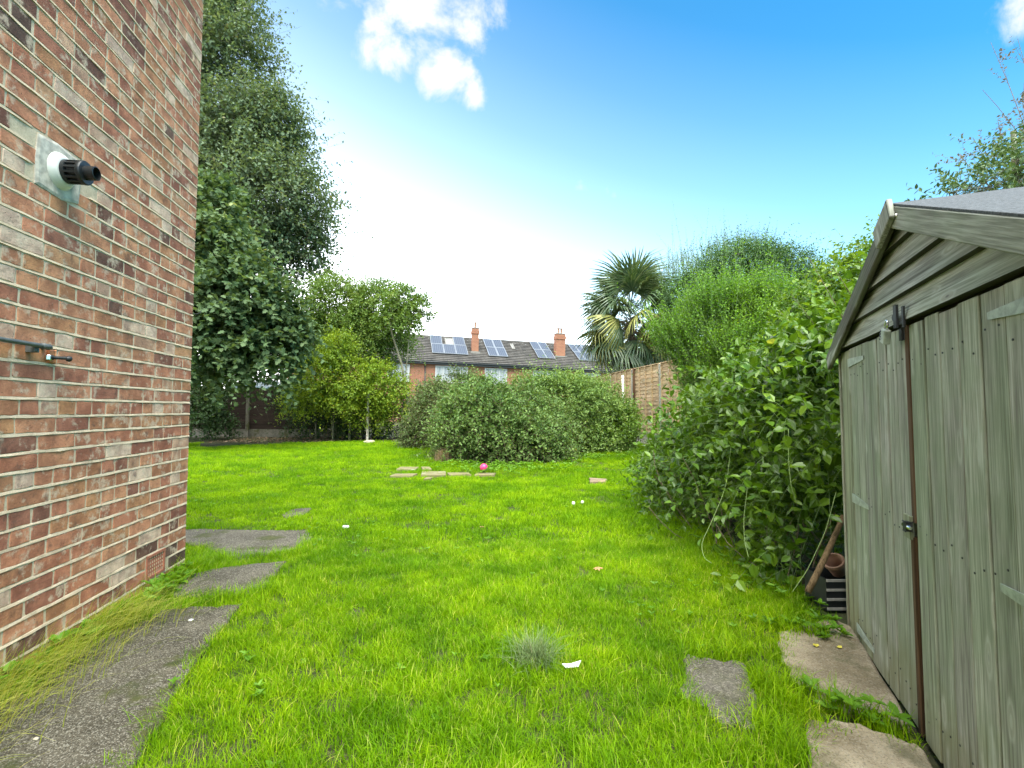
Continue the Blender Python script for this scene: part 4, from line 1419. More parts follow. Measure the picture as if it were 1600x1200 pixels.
plant('garden_shrub', 'dark leafy shrub showing just above the shed roof', 'shrub',
      [B(1560, 285, 5.2, 60, 26, .4), B(1620, 250, 5.3, 50, 45, .4), B(1490, 305, 5.0, 50, 16, .3), B(1640, 340, 5.2, 120, 60, .5), B(1620, 480, 5.2, 150, 130, .5)],
      leafmat('shrub_leaf', (.02, .05, .016), (.055, .10, .035), (.11, .17, .06), None, .3), 900, 8, (.2, .4), (.0, .3), (.05, .08), .55, 'f', 62,
      [(np.array([[4.9, 5.2, -.05], [4.95, 5.2, 1.0], [5.0, 5.2, 2.2], [5.0, 5.2, 3.0]]), .05, .02)], stem=.003, gap=-.5, gf=3.0)
plant('climbing_bush', 'mixed green bush filling the gap between privet, bramble and shed roof', 'bush',
      [B(1290, 520, 6.5, 70, 75, .7), B(1340, 450, 6.5, 65, 50, .6), B(1255, 560, 7, 60, 60, .7), B(1400, 420, 6.6, 60, 60, .6), B(1320, 600, 6, 80, 80, .6)],
      LM_BRAM, 2000, 8, (.2, .45), (.05, .5), (.06, .09), .62, 'f', 63, stem=.003, part_name='foliage', gap=-.6, gf=2.5, face=FR)

# --- palm behind the fence
rng = np.random.default_rng(71)
PC = P(985, 500, 17.5)
palm = thing('palm_tree', (PC[0], PC[1], float(gz(PC[0], PC[1]))), 'shaggy fan palm with yellowing lower fronds behind the wooden fence', 'palm tree')
tr = curve((PC[0] + .1, PC[1], .0), (PC[0], PC[1], PC[2] - .1), (.06, 0, 0), 14)
V, F = tube_np(tr, .13 + .02 * np.sin(np.arange(14) * 2.1), 10)
part('trunk', V, F, M_BARK, palm, None, True)
acc = Acc()
for q in range(420):   # fibrous coat and dead leaf bases
    z = rng.uniform(PC[2] - 1.5, PC[2] + .1); th = rng.uniform(0, 6.28)
    p = np.array([PC[0], PC[1], z]) + np.array([math.cos(th), math.sin(th), 0]) * .13
    V, F = tube_np([p, p + np.array([math.cos(th) * rng.uniform(.1, .28), math.sin(th) * .2, rng.uniform(-.35, .1)])], [.016, .003], 3, False)
    acc.add(V, F)
acc.part('fibre_coat', simple('palm_fibre', (.10, .075, .05), .95, 0, .3, 20), palm)
LM_PALM = leafmat('palm_frond', (.022, .050, .018), (.055, .100, .038), (.15, .19, .10), None, .25, .38, .6)
LM_PALMY = leafmat('palm_frond_yellow', (.08, .11, .025), (.22, .235, .055), (.40, .38, .12), None, .3, .45, .5)


def frond_mesh(mat, seed, fold):
    """stalk along +X then a fan of stiff leaflets drooping at the tips"""
    r = np.random.default_rng(seed)
    acc = Acc()
    V, F = tube_np([(0, 0, 0), (.35, 0, .03), (.70, 0, .0)], [.013, .010, .008], 5)
    acc.add(V, F, .5)
    n = 30
    for k in range(n):
        a = R(-112 + 224 * k / (n - 1)) + r.normal(0, .02)
        L = (.72 - .14 * abs(a)) * r.uniform(.92, 1.05)
        dx, dy = math.cos(a), math.sin(a)
        w = .021
        px_, py_ = -dy, dx
        dz = -fold * abs(math.sin(a)) * .5
        rows = []
        for f, ww in ((0.02, .3), (.45, 1.0), (.75, .8), (1.0, .08)):
            drop = dz * f - (.34 + .2 * r.random()) * max(0, f - .45) ** 2 * 2.2
            c = np.array([.70 + dx * L * f, dy * L * f, drop])
            rows += [c + np.array([px_, py_, .3]) * w * ww, c, c - np.array([px_, py_, -.3]) * w * ww]
        q = []
        for j in range(3):
            for s_ in (0, 1):
                q.append([3 * j + s_, 3 * j + s_ + 1, 3 * j + s_ + 4, 3 * j + s_ + 3])
        acc.add(np.array(rows), [np.array(q)], np.clip(r.normal(.5, .16), 0, .93))
    return mesh_np('frond', np.concatenate(acc.V), [np.concatenate(f) for f in acc.F.values()], mat, {'tone': np.concatenate(acc.A)})


FG = [frond_mesh(LM_PALM, q, .5 + .2 * q) for q in range(3)]
FY = [frond_mesh(LM_PALMY, q, .7) for q in range(2)]
for q in range(66):
    el_ = 80 - 122 * (q / 65) ** .9 + rng.normal(0, 6)
    azz = q * 137.5 + rng.normal(0, 12)
    low = q > 33 and q < 62
    face_ = math.sin(R(azz)) < .2
    me = FY[q % 2] if (low and rng.random() < .45) else FG[q % 3]
    z = PC[2] + .45 - .95 * (q / 65)
    o = link('frond', me, (PC[0], PC[1], z), palm)
    o.rotation_mode = 'QUATERNION'
    o.rotation_quaternion = Quaternion((0, 0, 1), R(azz)) @ Quaternion((0, 1, 0), -R(el_)) @ Quaternion((1, 0, 0), rng.normal(0, .35))
    s_ = rng.uniform(1.25, 1.55)
    o.scale = (s_ * 1.05, s_, s_)
    if me in FY: o['label'] = 'yellowing frond'

# ------------------------------------------------------------------ terrace houses behind the garden
HE = P(640, 563, 39.5)
HD = nrm(np.array([.972, .232, 0])); HN = np.array([HD[1], -HD[0], 0])
FALL = -.030                                             # the row steps gently downhill


def hp(s, z, d=0.0):
    return np.array([HE[0], HE[1], 0]) + HD * s + UP * (z + FALL * s) + HN * d


EZ, RUN, RISE, OVER = HE[2], 4.2, 2.62, .32
RS = nrm(-HN * (RUN + OVER) + UP * RISE)
RL = math.hypot(RUN + OVER, RISE)
RN = nrm(np.cross(HD + UP * FALL, RS)); RN = RN if RN[2] > 0 else -RN
HDF = nrm(HD + UP * FALL)


def rp(s, q, h=0.0):
    return hp(s, EZ, OVER) + RS * q + RN * h


def hit(px, py, o, n):
    d = ray(px, py)
    c = np.array([0, 0, CAMZ])
    return c + d * (np.dot(o - c, n) / np.dot(d, n))


def roof_sq(px, py):
    p = hit(px, py, rp(0, 0), RN) - rp(0, 0)
    A_ = np.stack([HD + UP * FALL, RS], 1)
    return np.linalg.lstsq(A_, p, rcond=None)[0]


def wall_sz(px, py):
    p = hit(px, py, hp(0, 0), HN) - hp(0, 0)
    s = np.dot(p, HD)
    return s, p[2] - FALL * s


def farbrick():
    t = NT(mat_new('far_brick'))
    v = t.node('ShaderNodeTexCoord').outputs['Object']
    n = t.node('ShaderNodeTexBrick')
    sx = t.node('ShaderNodeSeparateXYZ'); t.put(sx.inputs[0], v)
    cb = t.node('ShaderNodeCombineXYZ'); t.put(cb.inputs[0], t.math('ADD', sx.outputs[0], sx.outputs[1])); t.put(cb.inputs[1], sx.outputs[2])
    t.put(n.inputs['Vector'], cb.outputs[0])
    n.inputs['Color1'].default_value = (.22, .068, .036, 1); n.inputs['Color2'].default_value = (.29, .105, .055, 1)
    n.inputs['Mortar'].default_value = (.25, .17, .115, 1)
    n.inputs['Scale'].default_value = 1.0; n.inputs['Brick Width'].default_value = .225; n.inputs['Row Height'].default_value = .075
    n.inputs['Mortar Size'].default_value = .012
    k = t.noise(v, 1.3, 5, .6)
    c = t.mix(t.rng(k, .4, .7, 0, .35), n.outputs[0], (.29, .15, .085))
    return t.out(c, .9, spec=.2)


M_FBRICK = farbrick()
M_TILE = simple('concrete_roof_tile', (.070, .062, .052), .9, 0, .35, 1.5, .2)
M_GUT = simple('dark_gutter', (.03, .03, .03), .5, 0, .2, 20)
M_UPVC = simple('window_frame_white', (.38, .38, .36), .5, 0, .05, 20, 0)
M_LEAD = simple('lead_flashing', (.18, .165, .14), .7, 0, .2, 20)
M_ALU = simple('panel_frame_alloy', (.36, .37, .38), .4, .5, .05, 20, 0)


def panemat():
    t = NT(mat_new('curtained_pane'))
    v = t.obj()
    f = t.noise(t.vmul(v, (14, 14, .6)), 1, 4, .6)
    c = t.ramp(f, [(.25, (.08, .10, .11)), (.42, (.22, .24, .245)), (.62, (.36, .37, .36))])
    return t.out(c, .25, spec=.3)


def pvmat():
    t = NT(mat_new('solar_cell'))
    v = t.obj()
    sx = t.node('ShaderNodeSeparateXYZ')
    t.put(sx.inputs[0], v)
    a = t.math('ABSOLUTE', t.math('SINE', t.math('MULTIPLY', sx.outputs[0], math.pi / .167)))
    b = t.math('ABSOLUTE', t.math('SINE', t.math('MULTIPLY', sx.outputs[1], math.pi / .167)))
    l = t.math('MINIMUM', a, b)
    c = t.mix(t.rng(l, .08, .25), (.20, .21, .23), (.045, .050, .064))
    return t.out(c, .3, spec=.35)


M_PANE, M_PV = panemat(), pvmat()


def place_frame(o, ax):
    o.rotation_euler = frame_euler(ax)
    return o


HAX = (HDF, HN, UP)


def terrace(s0, s1, label, seed):
    rnd = random.Random(seed)
    h = thing('terraced_house', hp((s0 + s1) / 2, 0.1, -4), label, 'house', 'terraced houses behind the garden')
    L = (s1 - s0) / 2 - .004
    # front wall as a board-like block, local x along the row
    box('wall', hp((s0 + s1) / 2, (EZ - .25) / 2, -4.2), (L, 4.2, (EZ - .25) / 2 + .3), M_FBRICK, h, HAX)
    # gable ends / roof body
    V = [hp(s0 + .004, EZ - .24, .0), hp(s1 - .004, EZ - .24, .0), hp(s1 - .004, EZ + RISE - .15, -RUN), hp(s0 + .004, EZ + RISE - .15, -RUN), hp(s0 + .004, EZ - .24, -8.4), hp(s1 - .004, EZ - .24, -8.4)]
    part('roof', V, [np.array([[0, 1, 2, 3], [3, 2, 5, 4], [0, 4, 5, 1]]), np.array([[0, 3, 4], [1, 5, 2]])], M_TILE, h)
    acc = Acc()
    nc, gw = 15, .31
    for c in range(nc):
        q0, q1 = RL * c / nc, RL * (c + 1) / nc + .03
        k = int((s1 - s0) / gw)
        w = (s1 - s0) / k
        for j in range(k):
            a, b = s0 + j * w + .006, s0 + (j + 1) * w - .006
            e_ = rnd.uniform(-.006, .006)
            V = [rp(a, q0, .085 + e_), rp(b, q0, .085 + e_ + rnd.uniform(-.01, .01)), rp(b, q1, .02), rp(a, q1, .02), rp(a, q0, .0), rp(b, q0, .0)]
            acc.add(np.array(V), [np.array([[0, 1, 2, 3], [4, 5, 1, 0]])])
    tag(acc.part('roof_tiles', M_TILE, h), kind='stuff')
    V, F = tube_np([hp(s0, EZ + RISE + .0, -RUN), hp(s1, EZ + RISE + .0, -RUN)], .13, 8)
    part('ridge', V, F, M_TILE, h, None, True)
    box('fascia', hp((s0 + s1) / 2, EZ - .14, .16), (L, .16, .09), M_GUT, h, HAX)
    V, F = tube_np([hp(s0, EZ - .06, OVER + .05), hp(s1, EZ - .06, OVER + .05)], .06, 8)
    part('gutter', V, F, M_GUT, h, None, True)
    return h


S_SPLIT = wall_sz(828, 575)[0]
h1 = terrace(-9, S_SPLIT, 'terraced brick house on the left behind the mounds, with five solar panels round a skylight', 1)
h2 = terrace(S_SPLIT, S_SPLIT + 17, 'terraced brick house on the right behind the palm, with a twin pot chimney', 2)


def window(h, x0, x1, y0, zh, panes):
    s0, z1 = wall_sz(x0, y0); s1, _ = wall_sz(x1, y0)
    z1 = EZ - .30
    z0 = z1 - zh
    c = hp((s0 + s1) / 2, (z0 + z1) / 2, .02)
    bm = bmesh.new()
    W, H = (s1 - s0) / 2, zh / 2
    t = .06
    for (x, z, a, b) in ((-W + t, 0, t, H), (W - t, 0, t, H), (0, H - t, W - 2 * t - .001, t), (0, -H + t, W - 2 * t - .001, t)): add_box(bm, (x, 0, z), XYZ, (a, .05, b))
    xs_ = np.cumsum([0] + panes) / sum(panes) * 2 * W - W
    for x in xs_[1:-1]: add_box(bm, (x, .0, 0), XYZ, (.05, .048, H - 2 * t - .001))
    me = bpy.data.meshes.new('window'); bm.to_mesh(me); bm.free(); me.materials.append(M_UPVC)
    o = place_frame(link('window', me, c, h), HAX)
    for a, b in zip(xs_[:-1], xs_[1:]):
        p = box('pane', (0, 0, 0), ((b - a) / 2 - .04, .006, H - .09), M_PANE, None)
        p.parent = o
        p.location = ((a + b) / 2, .012, 0)
    sl = box('sill', (0, 0, 0), (W + .08, .07, .035), M_UPVC, None)
    sl.parent = o; sl.location = (0, .06, -H - .036)
    return o


window(h1, 680, 731, 568, 1.35, [1, 2.2, 1])
window(h1, 757, 792, 570, 1.35, [1, 1.1, .9])
window(h1, 606, 640, 566, 1.35, [1, 1.5])
window(h2, 832, 870, 575, 1.35, [1, 1, 1])
window(h2, 904, 938, 578, 1.35, [1, 1.4, 1])
# downpipes and ground floor lean-to
s_, _ = wall_sz(664, 590)
V, F = tube_np([hp(s_, EZ - .3, .06), hp(s_, 0, .06)], .05, 8); part('downpipe', V, F, M_GUT, h1, None, True)
s_, _ = wall_sz(745, 590)
s0_, z0_ = wall_sz(650, 604); s1_, _ = wall_sz(684, 604)
box('canopy', hp((s0_ + s1_) / 2, z0_, .35), ((s1_ - s0_) / 2, .35, .06), M_GUT, h1, HAX)


def solar(h, x0, y0, x1, y1, cols, rows, skip=()):
    s0, q1 = roof_sq(x0, y0); s1, q0 = roof_sq(x1, y1)
    w, hh = (s1 - s0) / cols, (q1 - q0) / rows
    for r in range(rows):
        for c in range(cols):
            if (c, r) in skip: continue
            ctr = rp(s0 + (c + .5) * w, q0 + (r + .5) * hh, .16)
            o = box('solar_panel', ctr, (w / 2 - .045, hh / 2 - .045, .016), M_PV, h, (HDF, RS, RN))
            bm = bmesh.new()
            A_, B_ = w / 2 - .012, hh / 2 - .012
            for (x, y, a, b) in ((-A_ + .02, 0, .02, B_), (A_ - .02, 0, .02, B_), (0, B_ - .02, A_ - .041, .02), (0, -B_ + .02, A_ - .041, .02)): add_box(bm, (x, y, 0), XYZ, (a, b, .028))
            me = bpy.data.meshes.new('panel_frame'); bm.to_mesh(me); bm.free(); me.materials.append(M_ALU)
            f = bpy.data.objects.new('panel_frame', me); COL.objects.link(f); f.parent = o


solar(h1, 671, 526, 732, 557, 3, 2, {(1, 1)})
solar(h1, 753.5, 532, 794, 560, 2, 2)
solar(h2, 826, 536, 868, 563, 2, 2)
solar(h2, 886, 540, 936, 567, 3, 2)


def skylight(h, x0, y0, x1, y1):
    s0, q1 = roof_sq(x0, y0); s1, q0 = roof_sq(x1, y1)
    w, hh = (s1 - s0) / 2, (q1 - q0) / 2
    bm = bmesh.new()
    for (x, y, a, b) in ((-w + .06, 0, .06, hh), (w - .06, 0, .06, hh), (0, hh - .06, w - .121, .06), (0, -hh + .06, w - .121, .06)): add_box(bm, (x, y, 0), XYZ, (a, b, .07))
    me = bpy.data.meshes.new('skylight'); bm.to_mesh(me); bm.free(); me.materials.append(M_LEAD)
    o = place_frame(link('skylight', me, rp((s0 + s1) / 2, (q0 + q1) / 2, .06), h), (HDF, RS, RN))
    p = box('pane', (0, 0, 0), (w - .11, hh - .11, .01), M_PANE, None); p.parent = o; p.location = (0, 0, .03)


skylight(h1, 694, 530, 710, 541)
skylight(h1, 796, 539, 805, 547)


def chimney(h, x0, x1, ytop, ybase, pots):
    s0, qb = roof_sq(x0, ybase); s1, _ = roof_sq(x1, ybase)
    b = rp((s0 + s1) / 2, qb, 0)
    k = b[1] / FPX
    W = (x1 - x0) / 2 * k
    top = P((x0 + x1) / 2, ytop, b[1])[2]
    D_ = .32
    c = b - HN * D_
    ch = box('chimney', c * [1, 1, 0] + UP * ((b[2] - .3 + top) / 2), (W, D_, (top - b[2] + .3) / 2), M_FBRICK, h, HAX)
    for nm, dz, gx, hh, mt in (('corbel', (top - b[2] + .3) / 2 - .32, .05, .14, M_FBRICK), ('coping', (top - b[2] + .3) / 2 + .041, .02, .04, M_LEAD)):
        q = box(nm, (0, 0, 0), (W + gx, D_ + gx, hh), mt, None); q.parent = ch; q.location = (0, 0, dz)
    for j in range(pots):
        q = lathe('chimney_pot', [(.13, 0), (.10, .06), (.11, .42), (.14, .44), (.14, .5), (.09, .5)], (0, 0, 0), UP, M_TERRA, None, 12)
        q.parent = ch
        q.location = ((j - (pots - 1) / 2) * .30, 0, (top - b[2] + .3) / 2 + .08 + .25)
    q = box('flashing', (0, 0, 0), (W + .12, D_ + .1, .09), M_LEAD, None); q.parent = ch; q.location = (0, .02, -(top - b[2] + .3) / 2 + .33)
    return ch


chimney(h1, 737.5, 748, 513, 551, 1)
ch2 = chimney(h2, 868, 883.5, 522, 558, 2)
# aerial
acc = Acc()
b = P(875, 520, 43.5)
for p, r in (([b, b + UP * 1.25], .02), ([b + UP * 1.2 - HD * .45, b + UP * 1.25 + HD * .45], .012)) : 
    V, F = tube_np(p, r, 5); acc.add(V, F)
for q in range(5):
    c = b + UP * 1.23 + HD * (q * .2 - .4)
    V, F = tube_np([c - UP * .12, c + UP * .12], .008, 4); acc.add(V, F)
acc.part('aerial', M_ALU, h2)

# ------------------------------------------------------------------ fences
FA = np.array([-.1396, .990, 0]); FN = np.array([-.990, -.1396, 0])


def fp(k, z, d=0.0):
    p = np.array([3.66, 15.0, 0]) + FA * k + FN * d
    return p + UP * (z + .14)


fence = thing('wooden_fence', fp(0, 0), 'tan wooden fence of slatted panels with concrete posts beside the palm', 'fence')
for q in range(-4, 3):
    k0 = q * 1.93 + .07
    pn = thing('fence_panel', fp(k0 + .9, .3), None, None)
    pn.parent = fence; pn.location = WL[pn.name] - WL[fence.name]
    for j in range(17):
        z = .33 + j * .108
        box('slat', fp(k0 + .9, z + .06, .012 + (j % 2) * .002 + random.uniform(-.002, .002)), (.895, .006, .062 + random.uniform(-.004, .004)), MW_FENCE, pn, (FA, nrm(FN + UP * .12), UP), .0, .003)
    for j in range(5):
        box('batten', fp(k0 + .03 + j * .436, 1.24, .038), (.02, .018, .93), MW_FENCE, pn, (FA, FN, UP))
    box('capping', fp(k0 + .9, 2.185, .015), (.91, .04, .012), MW_FENCE, pn, (FA, FN, UP))
    box('gravel_board', fp(k0 + .9, .14, .0), (.9, .022, .17), MCONC, fence, (FA, FN, UP), .004)
    box('post', fp(q * 1.93, 1.02, .0), (.055, .06, 1.15), MCONC, fence, (FA, FN, UP), .008)
box('end_batten', fp(-.16, 1.2, .06), (.02, .03, 1.0), MW_BROWN, fence, (FA, FN, UP))
V, F = tube_np([fp(.30, -.1, .22), fp(.34, 1.0, .20), fp(.40, 2.02, .19)], [.04, .038, .034], 8)
tag(part('wooden_pole', V, F, M_WHITEWOOD, None, None, True), 'flaking white pole standing in front of the concrete fence post', 'pole')

bf0, bf1 = P(250, 683, 17.4), P(520, 683, 17.4)
bfz = float(gz(-8, 17.4))
bfence = thing('back_fence', ((bf0[0] + bf1[0]) / 2, 17.4, bfz), 'dark brown board fence with a concrete post in the shade under the sycamore', 'fence')
kx = np.linspace(bf0[0], bf1[0], 4) + (P(387, 683, 17.4)[0] - np.linspace(bf0[0], bf1[0], 4)[1]) * 1.0
kx = {q: kx[0] + (kx[1] - kx[0]) * q for q in range(-3, 4)}
for q in range(-3, 3):
    for j in range(9):
        z = .30 + j * .155
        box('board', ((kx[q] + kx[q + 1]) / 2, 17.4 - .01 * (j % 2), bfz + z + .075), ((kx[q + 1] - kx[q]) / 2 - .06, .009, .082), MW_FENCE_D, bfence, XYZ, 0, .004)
    box('gravel_board', ((kx[q] + kx[q + 1]) / 2, 17.4, bfz + .12), ((kx[q + 1] - kx[q]) / 2 - .06, .025, .16), M_SHADECONC, bfence, XYZ, .004)
for q in range(-3, 4): box('post', (kx[q], 17.38, bfz + .82), (.055, .06, .92), M_SHADECONC, bfence, XYZ, .008)

# white roofed lean-to beyond the fence
a = P(350, 618, 19.5); b = P(465, 618, 19.5)
ob = thing('outbuilding', ((a[0] + b[0]) / 2, 20.5, .15), 'low outbuilding with a white corrugated roof peeping over the dark fence', 'shed')
M_CORR = simple('white_corrugated_sheet', (.80, .74, .62), .9, 0, .12, 3, .1)
n = 64
xs_ = np.linspace(a[0] - .3, b[0] + .3, n)
z0, z1 = a[2] + .0, P(400, 602, 20.6)[2]
wv = .025 * np.sin(np.arange(n) * 1.6)
V = np.concatenate([np.c_[xs_, np.full(n, 19.3), z0 + wv], np.c_[xs_, np.full(n, 21.2), z1 + .22 + wv], np.c_[xs_, np.full(n, 21.2), z1 + .20 + wv], np.c_[xs_, np.full(n, 19.3), z0 - .02 + wv]])
i = np.arange(n - 1)
part('roof', V, [np.concatenate([np.stack([i + k * n, i + 1 + k * n, i + 1 + ((k + 1) % 4) * n, i + ((k + 1) % 4) * n], -1) for k in range(4)])], M_CORR, ob)
box('wall', ((a[0] + b[0]) / 2, 20.3, (z0 + .1) / 2), ((b[0] - a[0]) / 2, .85, (z0 - .12) / 2), MW_FENCE_D, ob)

# felt roofed garage behind the shed is hidden by the shed itself; neighbour planting stands there

# ------------------------------------------------------------------ things in the garden
pb = G(574, 690)
pole = thing('garden_post', pb, 'slim pale post with a knob on top standing at the back edge of the lawn', 'post')
ph = P(574, 617, pb[1])[2]
lathe('shaft', [(.040, -.1), (.040, .0), (.036, ph - pb[2] - .16), (.040, ph - pb[2] - .15)], pb, UP, simple('pale_post', (.50, .45, .37), .7, 0, .2, 12), pole, 12)
lathe('cap', [(.042, ph - pb[2] - .16), (.060, ph - pb[2] - .14), (.062, ph - pb[2] - .08), (.035, ph - pb[2] - .05), (.055, ph - pb[2] - .02), (.045, ph - pb[2] + .03), (0, ph - pb[2] + .05)], pb, UP, MCONC, pole, 12)


def stone(name, c, r, mat, label, cat, seed=0, group=None):
    bm = bmesh.new()
    bmesh.ops.create_icosphere(bm, subdivisions=3, radius=1)
    for v in bm.verts:
        p = np.array(v.co)
        k = 1 + .16 * float(pnoise(p, 1.6, seed)) + .05 * float(pnoise(p, 5, seed + 1))
        q = np.sign(p) * np.abs(p) ** .8
        v.co = Vector(np.asarray(c) + q * k * np.asarray(r))
    return tag(bm_part(name, bm, mat, None, True), label, cat, group)


stone('base_stone', G(578, 692) + [0, -.1, .03], (.16, .12, .06), M_CREAM, 'pale rough stone at the foot of the slim post', 'stone', 1)
stone('white_stone', G(540, 828) + [0, 0, .028], (.030, .018, .014), M_PAPER, 'small white stone lying in the lawn left of centre', 'stone', 3)
stone('pale_chip', G(56, 1166) + [0, 0, .024], (.008, .006, .004), M_CREAM, 'tiny cream stone chip on the long mossy slab', 'stone chip', 4)
stone('pale_chip', G(298, 976) + [0, 0, .024], (.012, .010, .003), M_PAPER, 'white stone chip near the far end of the long mossy slab', 'stone chip', 5)

# pink ball
br = .066
bc = G(756, 741) + UP * (br + .045)
ball = thing('ball', bc - UP * br, 'pink and purple ball lying at the foot of the bramble mound', 'ball')
for nm, lo, hi, mt in (('pink_shell', -.45, 1.0, M_PINK), ('purple_base', -1.0, -.45, M_PURPLE)):
    th = np.linspace(math.asin(lo), math.asin(hi), 12)
    lathe(nm, [(max(0, br * math.cos(x)), br * math.sin(x)) for x in th], bc, nrm(np.array([-.45, -.1, .9])), mt, ball, 24)

# stick, crate, pot by the shed
V, F = tube_np(curve(P(1262, 925, 2.72), P(1318, 806, 2.80), (.01, 0, .01), 9), np.linspace(.017, .014, 9), 9)
tag(part('wooden_stick', V, F, MW_STICK, None, None, True), 'brown wooden stick leaning between the bramble and the shed corner', 'stick')
cc = P(1318, 946, 2.86); cc[2] = .10
crate = thing('crate', (cc[0], cc[1], 0), 'dark plastic crate with pale rails behind the far corner of the shed', 'crate')
bm = bmesh.new()
for (x, y, a, b) in ((0, .1, .15, .006), (-.15, 0, .006, .1), (.15, 0, .006, .1), (0, -.095, .15, .006)): add_box(bm, cc + [x, y, -.005], XYZ, (a, b, .085))
add_box(bm, cc + [0, 0, -.085], XYZ, (.14, .09, .006))
bm_part('body', bm, M_BLACK, crate)
M_RAIL = simple('grey_rail', (.30, .28, .24), .7, 0, .2, 30)
for q in range(4): box('rail', cc + [0, -.104, -.075 + q * .05], (.155, .004, .006), M_RAIL, crate)
lathe('flower_pot', [(.036, 0), (.050, .07), (.056, .075), (.056, .094), (.047, .094), (.043, .07), (.032, .01)], cc + [-.02, .0, .085], nrm(np.array([-.5, -.3, .8])), M_TERRA, None, 20)
tag(bpy.data.objects['flower_pot'], 'terracotta pot tipped on the dark crate by the shed corner', 'pot')

# dandelion clocks
for q, (x, y, lab) in enumerate(((896, 789, 'left of two pale dandelion clocks standing in the lawn'), (910, 787, 'right of two pale dandelion clocks standing in the lawn'))):
    p = G(x, y + 9)
    dc = thing('dandelion_clock', p, lab, 'flower', 'dandelion clocks in the lawn')
    h_ = .065
    V, F = tube_np([p, p + UP * h_], .0018, 5)
    part('stem', V, F, M_GREENSTEM, dc)
    bm = bmesh.new(); bmesh.ops.create_icosphere(bm, subdivisions=2, radius=.019)
    for v in bm.verts: v.co = v.co * random.uniform(.85, 1.1) + Vector(p + UP * (h_ + .015))
    bm_part('seed_head', bm, simple('seed_down', (.62, .66, .48), .95, 0, .15, 200), dc, True)

# scraps and fallen leaves
V = [G(878, 1052) + [0, 0, .040], G(892, 1055) + [0, 0, .048], G(908, 1049) + [0, 0, .046], G(904, 1055) + [0, 0, .036], G(884, 1057) + [0, 0, .036]]
V = np.concatenate([V, np.array(V) - UP * .002])
o = part('paper_scrap', V, [np.array([[0, 4, 1], [1, 4, 3], [1, 3, 2], [5, 6, 9], [6, 8, 9], [6, 7, 8]])], M_PAPER)
tag(o, 'torn white scrap of paper in the long grass by the wispy tuft', 'litter')
M_DEAD = simple('dead_leaf', (.40, .20, .08), .7, 0, .3, 60)
M_YL = simple('yellow_fallen_leaf', (.50, .42, .05), .6, 0, .2, 60)


def fallen(px, py, L, mat, label, dz, yaw, group=None):
    p = G(px, py) + UP * dz
    T, F = LEAF['m' if L > .045 else 'f']
    T = np.array(T) * [1, .9, 1.8]
    T = np.concatenate([T, T - [0, 0, .03]])
    n_ = len(T) // 2
    F2 = [list(dict.fromkeys(f)) for f in F]
    F2 += [[v + n_ for v in f][::-1] for f in F2]
    me = bpy.data.meshes.new('fallen_leaf')
    me.from_pydata([tuple(v * L) for v in T], [], F2); me.materials.append(mat)
    o = link('fallen_leaf', me, p)
    o.rotation_euler = (random.uniform(-.2, .2), random.uniform(-.3, .1), yaw)
    return tag(o, label, 'leaf', group)


fallen(930, 901, .06, M_DEAD, 'curled brown dead leaf lying in the middle of the lawn', .05, .3)
fallen(752, 832, .05, M_DEAD, 'small tan dead leaf in the lawn right of the white stone', .05, 1.3)
fallen(1276, 1020, .030, M_YL, 'yellow leaf on the sandy slab, farther from the shed door', .026, 1.2, 'yellow leaves on the sandy slab')
fallen(1316, 1022, .030, M_YL, 'yellow leaf on the sandy slab, closer to the shed door', .026, 2.0, 'yellow leaves on the sandy slab')

# ------------------------------------------------------------------ grass
LAWN = np.array([wp(5.5, 0, .0)[:2], wp(0, 0, .0)[:2], wp(0, 0, -5)[:2], (-9, 5), (-9, 14.6), G(298, 699)[:2], G(400, 696)[:2], G(480, 693)[:2], G(575, 690)[:2], G(655, 689)[:2], G(690, 700)[:2], G(720, 725)[:2],
                 G(800, 728)[:2], G(860, 725)[:2], G(910, 708)[:2], G(1010, 695)[:2], (3.3, 11.5), (2.9, 8), (2.05, 6.2), (1.75, 4.5), (1.78, 3.3), sp(-.05, 0, .12)[:2], sp(.5, 0, .06)[:2], sp(1.8, 0, .06)[:2], (1.3, .2), (1.3, -1.2), (-2, -1.2)])
rng = np.random.default_rng(91)


def shrink(poly, m):
    poly = np.asarray(poly); c = poly.mean(0); d = poly - c
    return c + d * np.maximum(.2, 1 - m / np.linalg.norm(d, axis=1, keepdims=True))


def lawn_pts(y0, y1, dens, x0=-9, x1=4, edge=.035):
    n = int((y1 - y0) * (x1 - x0) * dens)
    x, y = rng.uniform(x0, x1, n), rng.uniform(y0, y1, n)
    k = np.abs(x) < np.maximum(y, 0) * 1.12 + .8
    x, y = x[k], y[k]
    k = inpoly(x, y, LAWN)
    for s_ in SLABS: k &= ~inpoly(x + rng.normal(0, .012, len(x)), y + rng.normal(0, .012, len(x)), shrink(s_, edge))
    for c, L, w in TIMB: k &= ~((abs(x - c[0]) < L - .03) & (abs(y - c[1]) < w - .02)) | (rng.random(len(x)) < .12)
    return x[k], y[k]


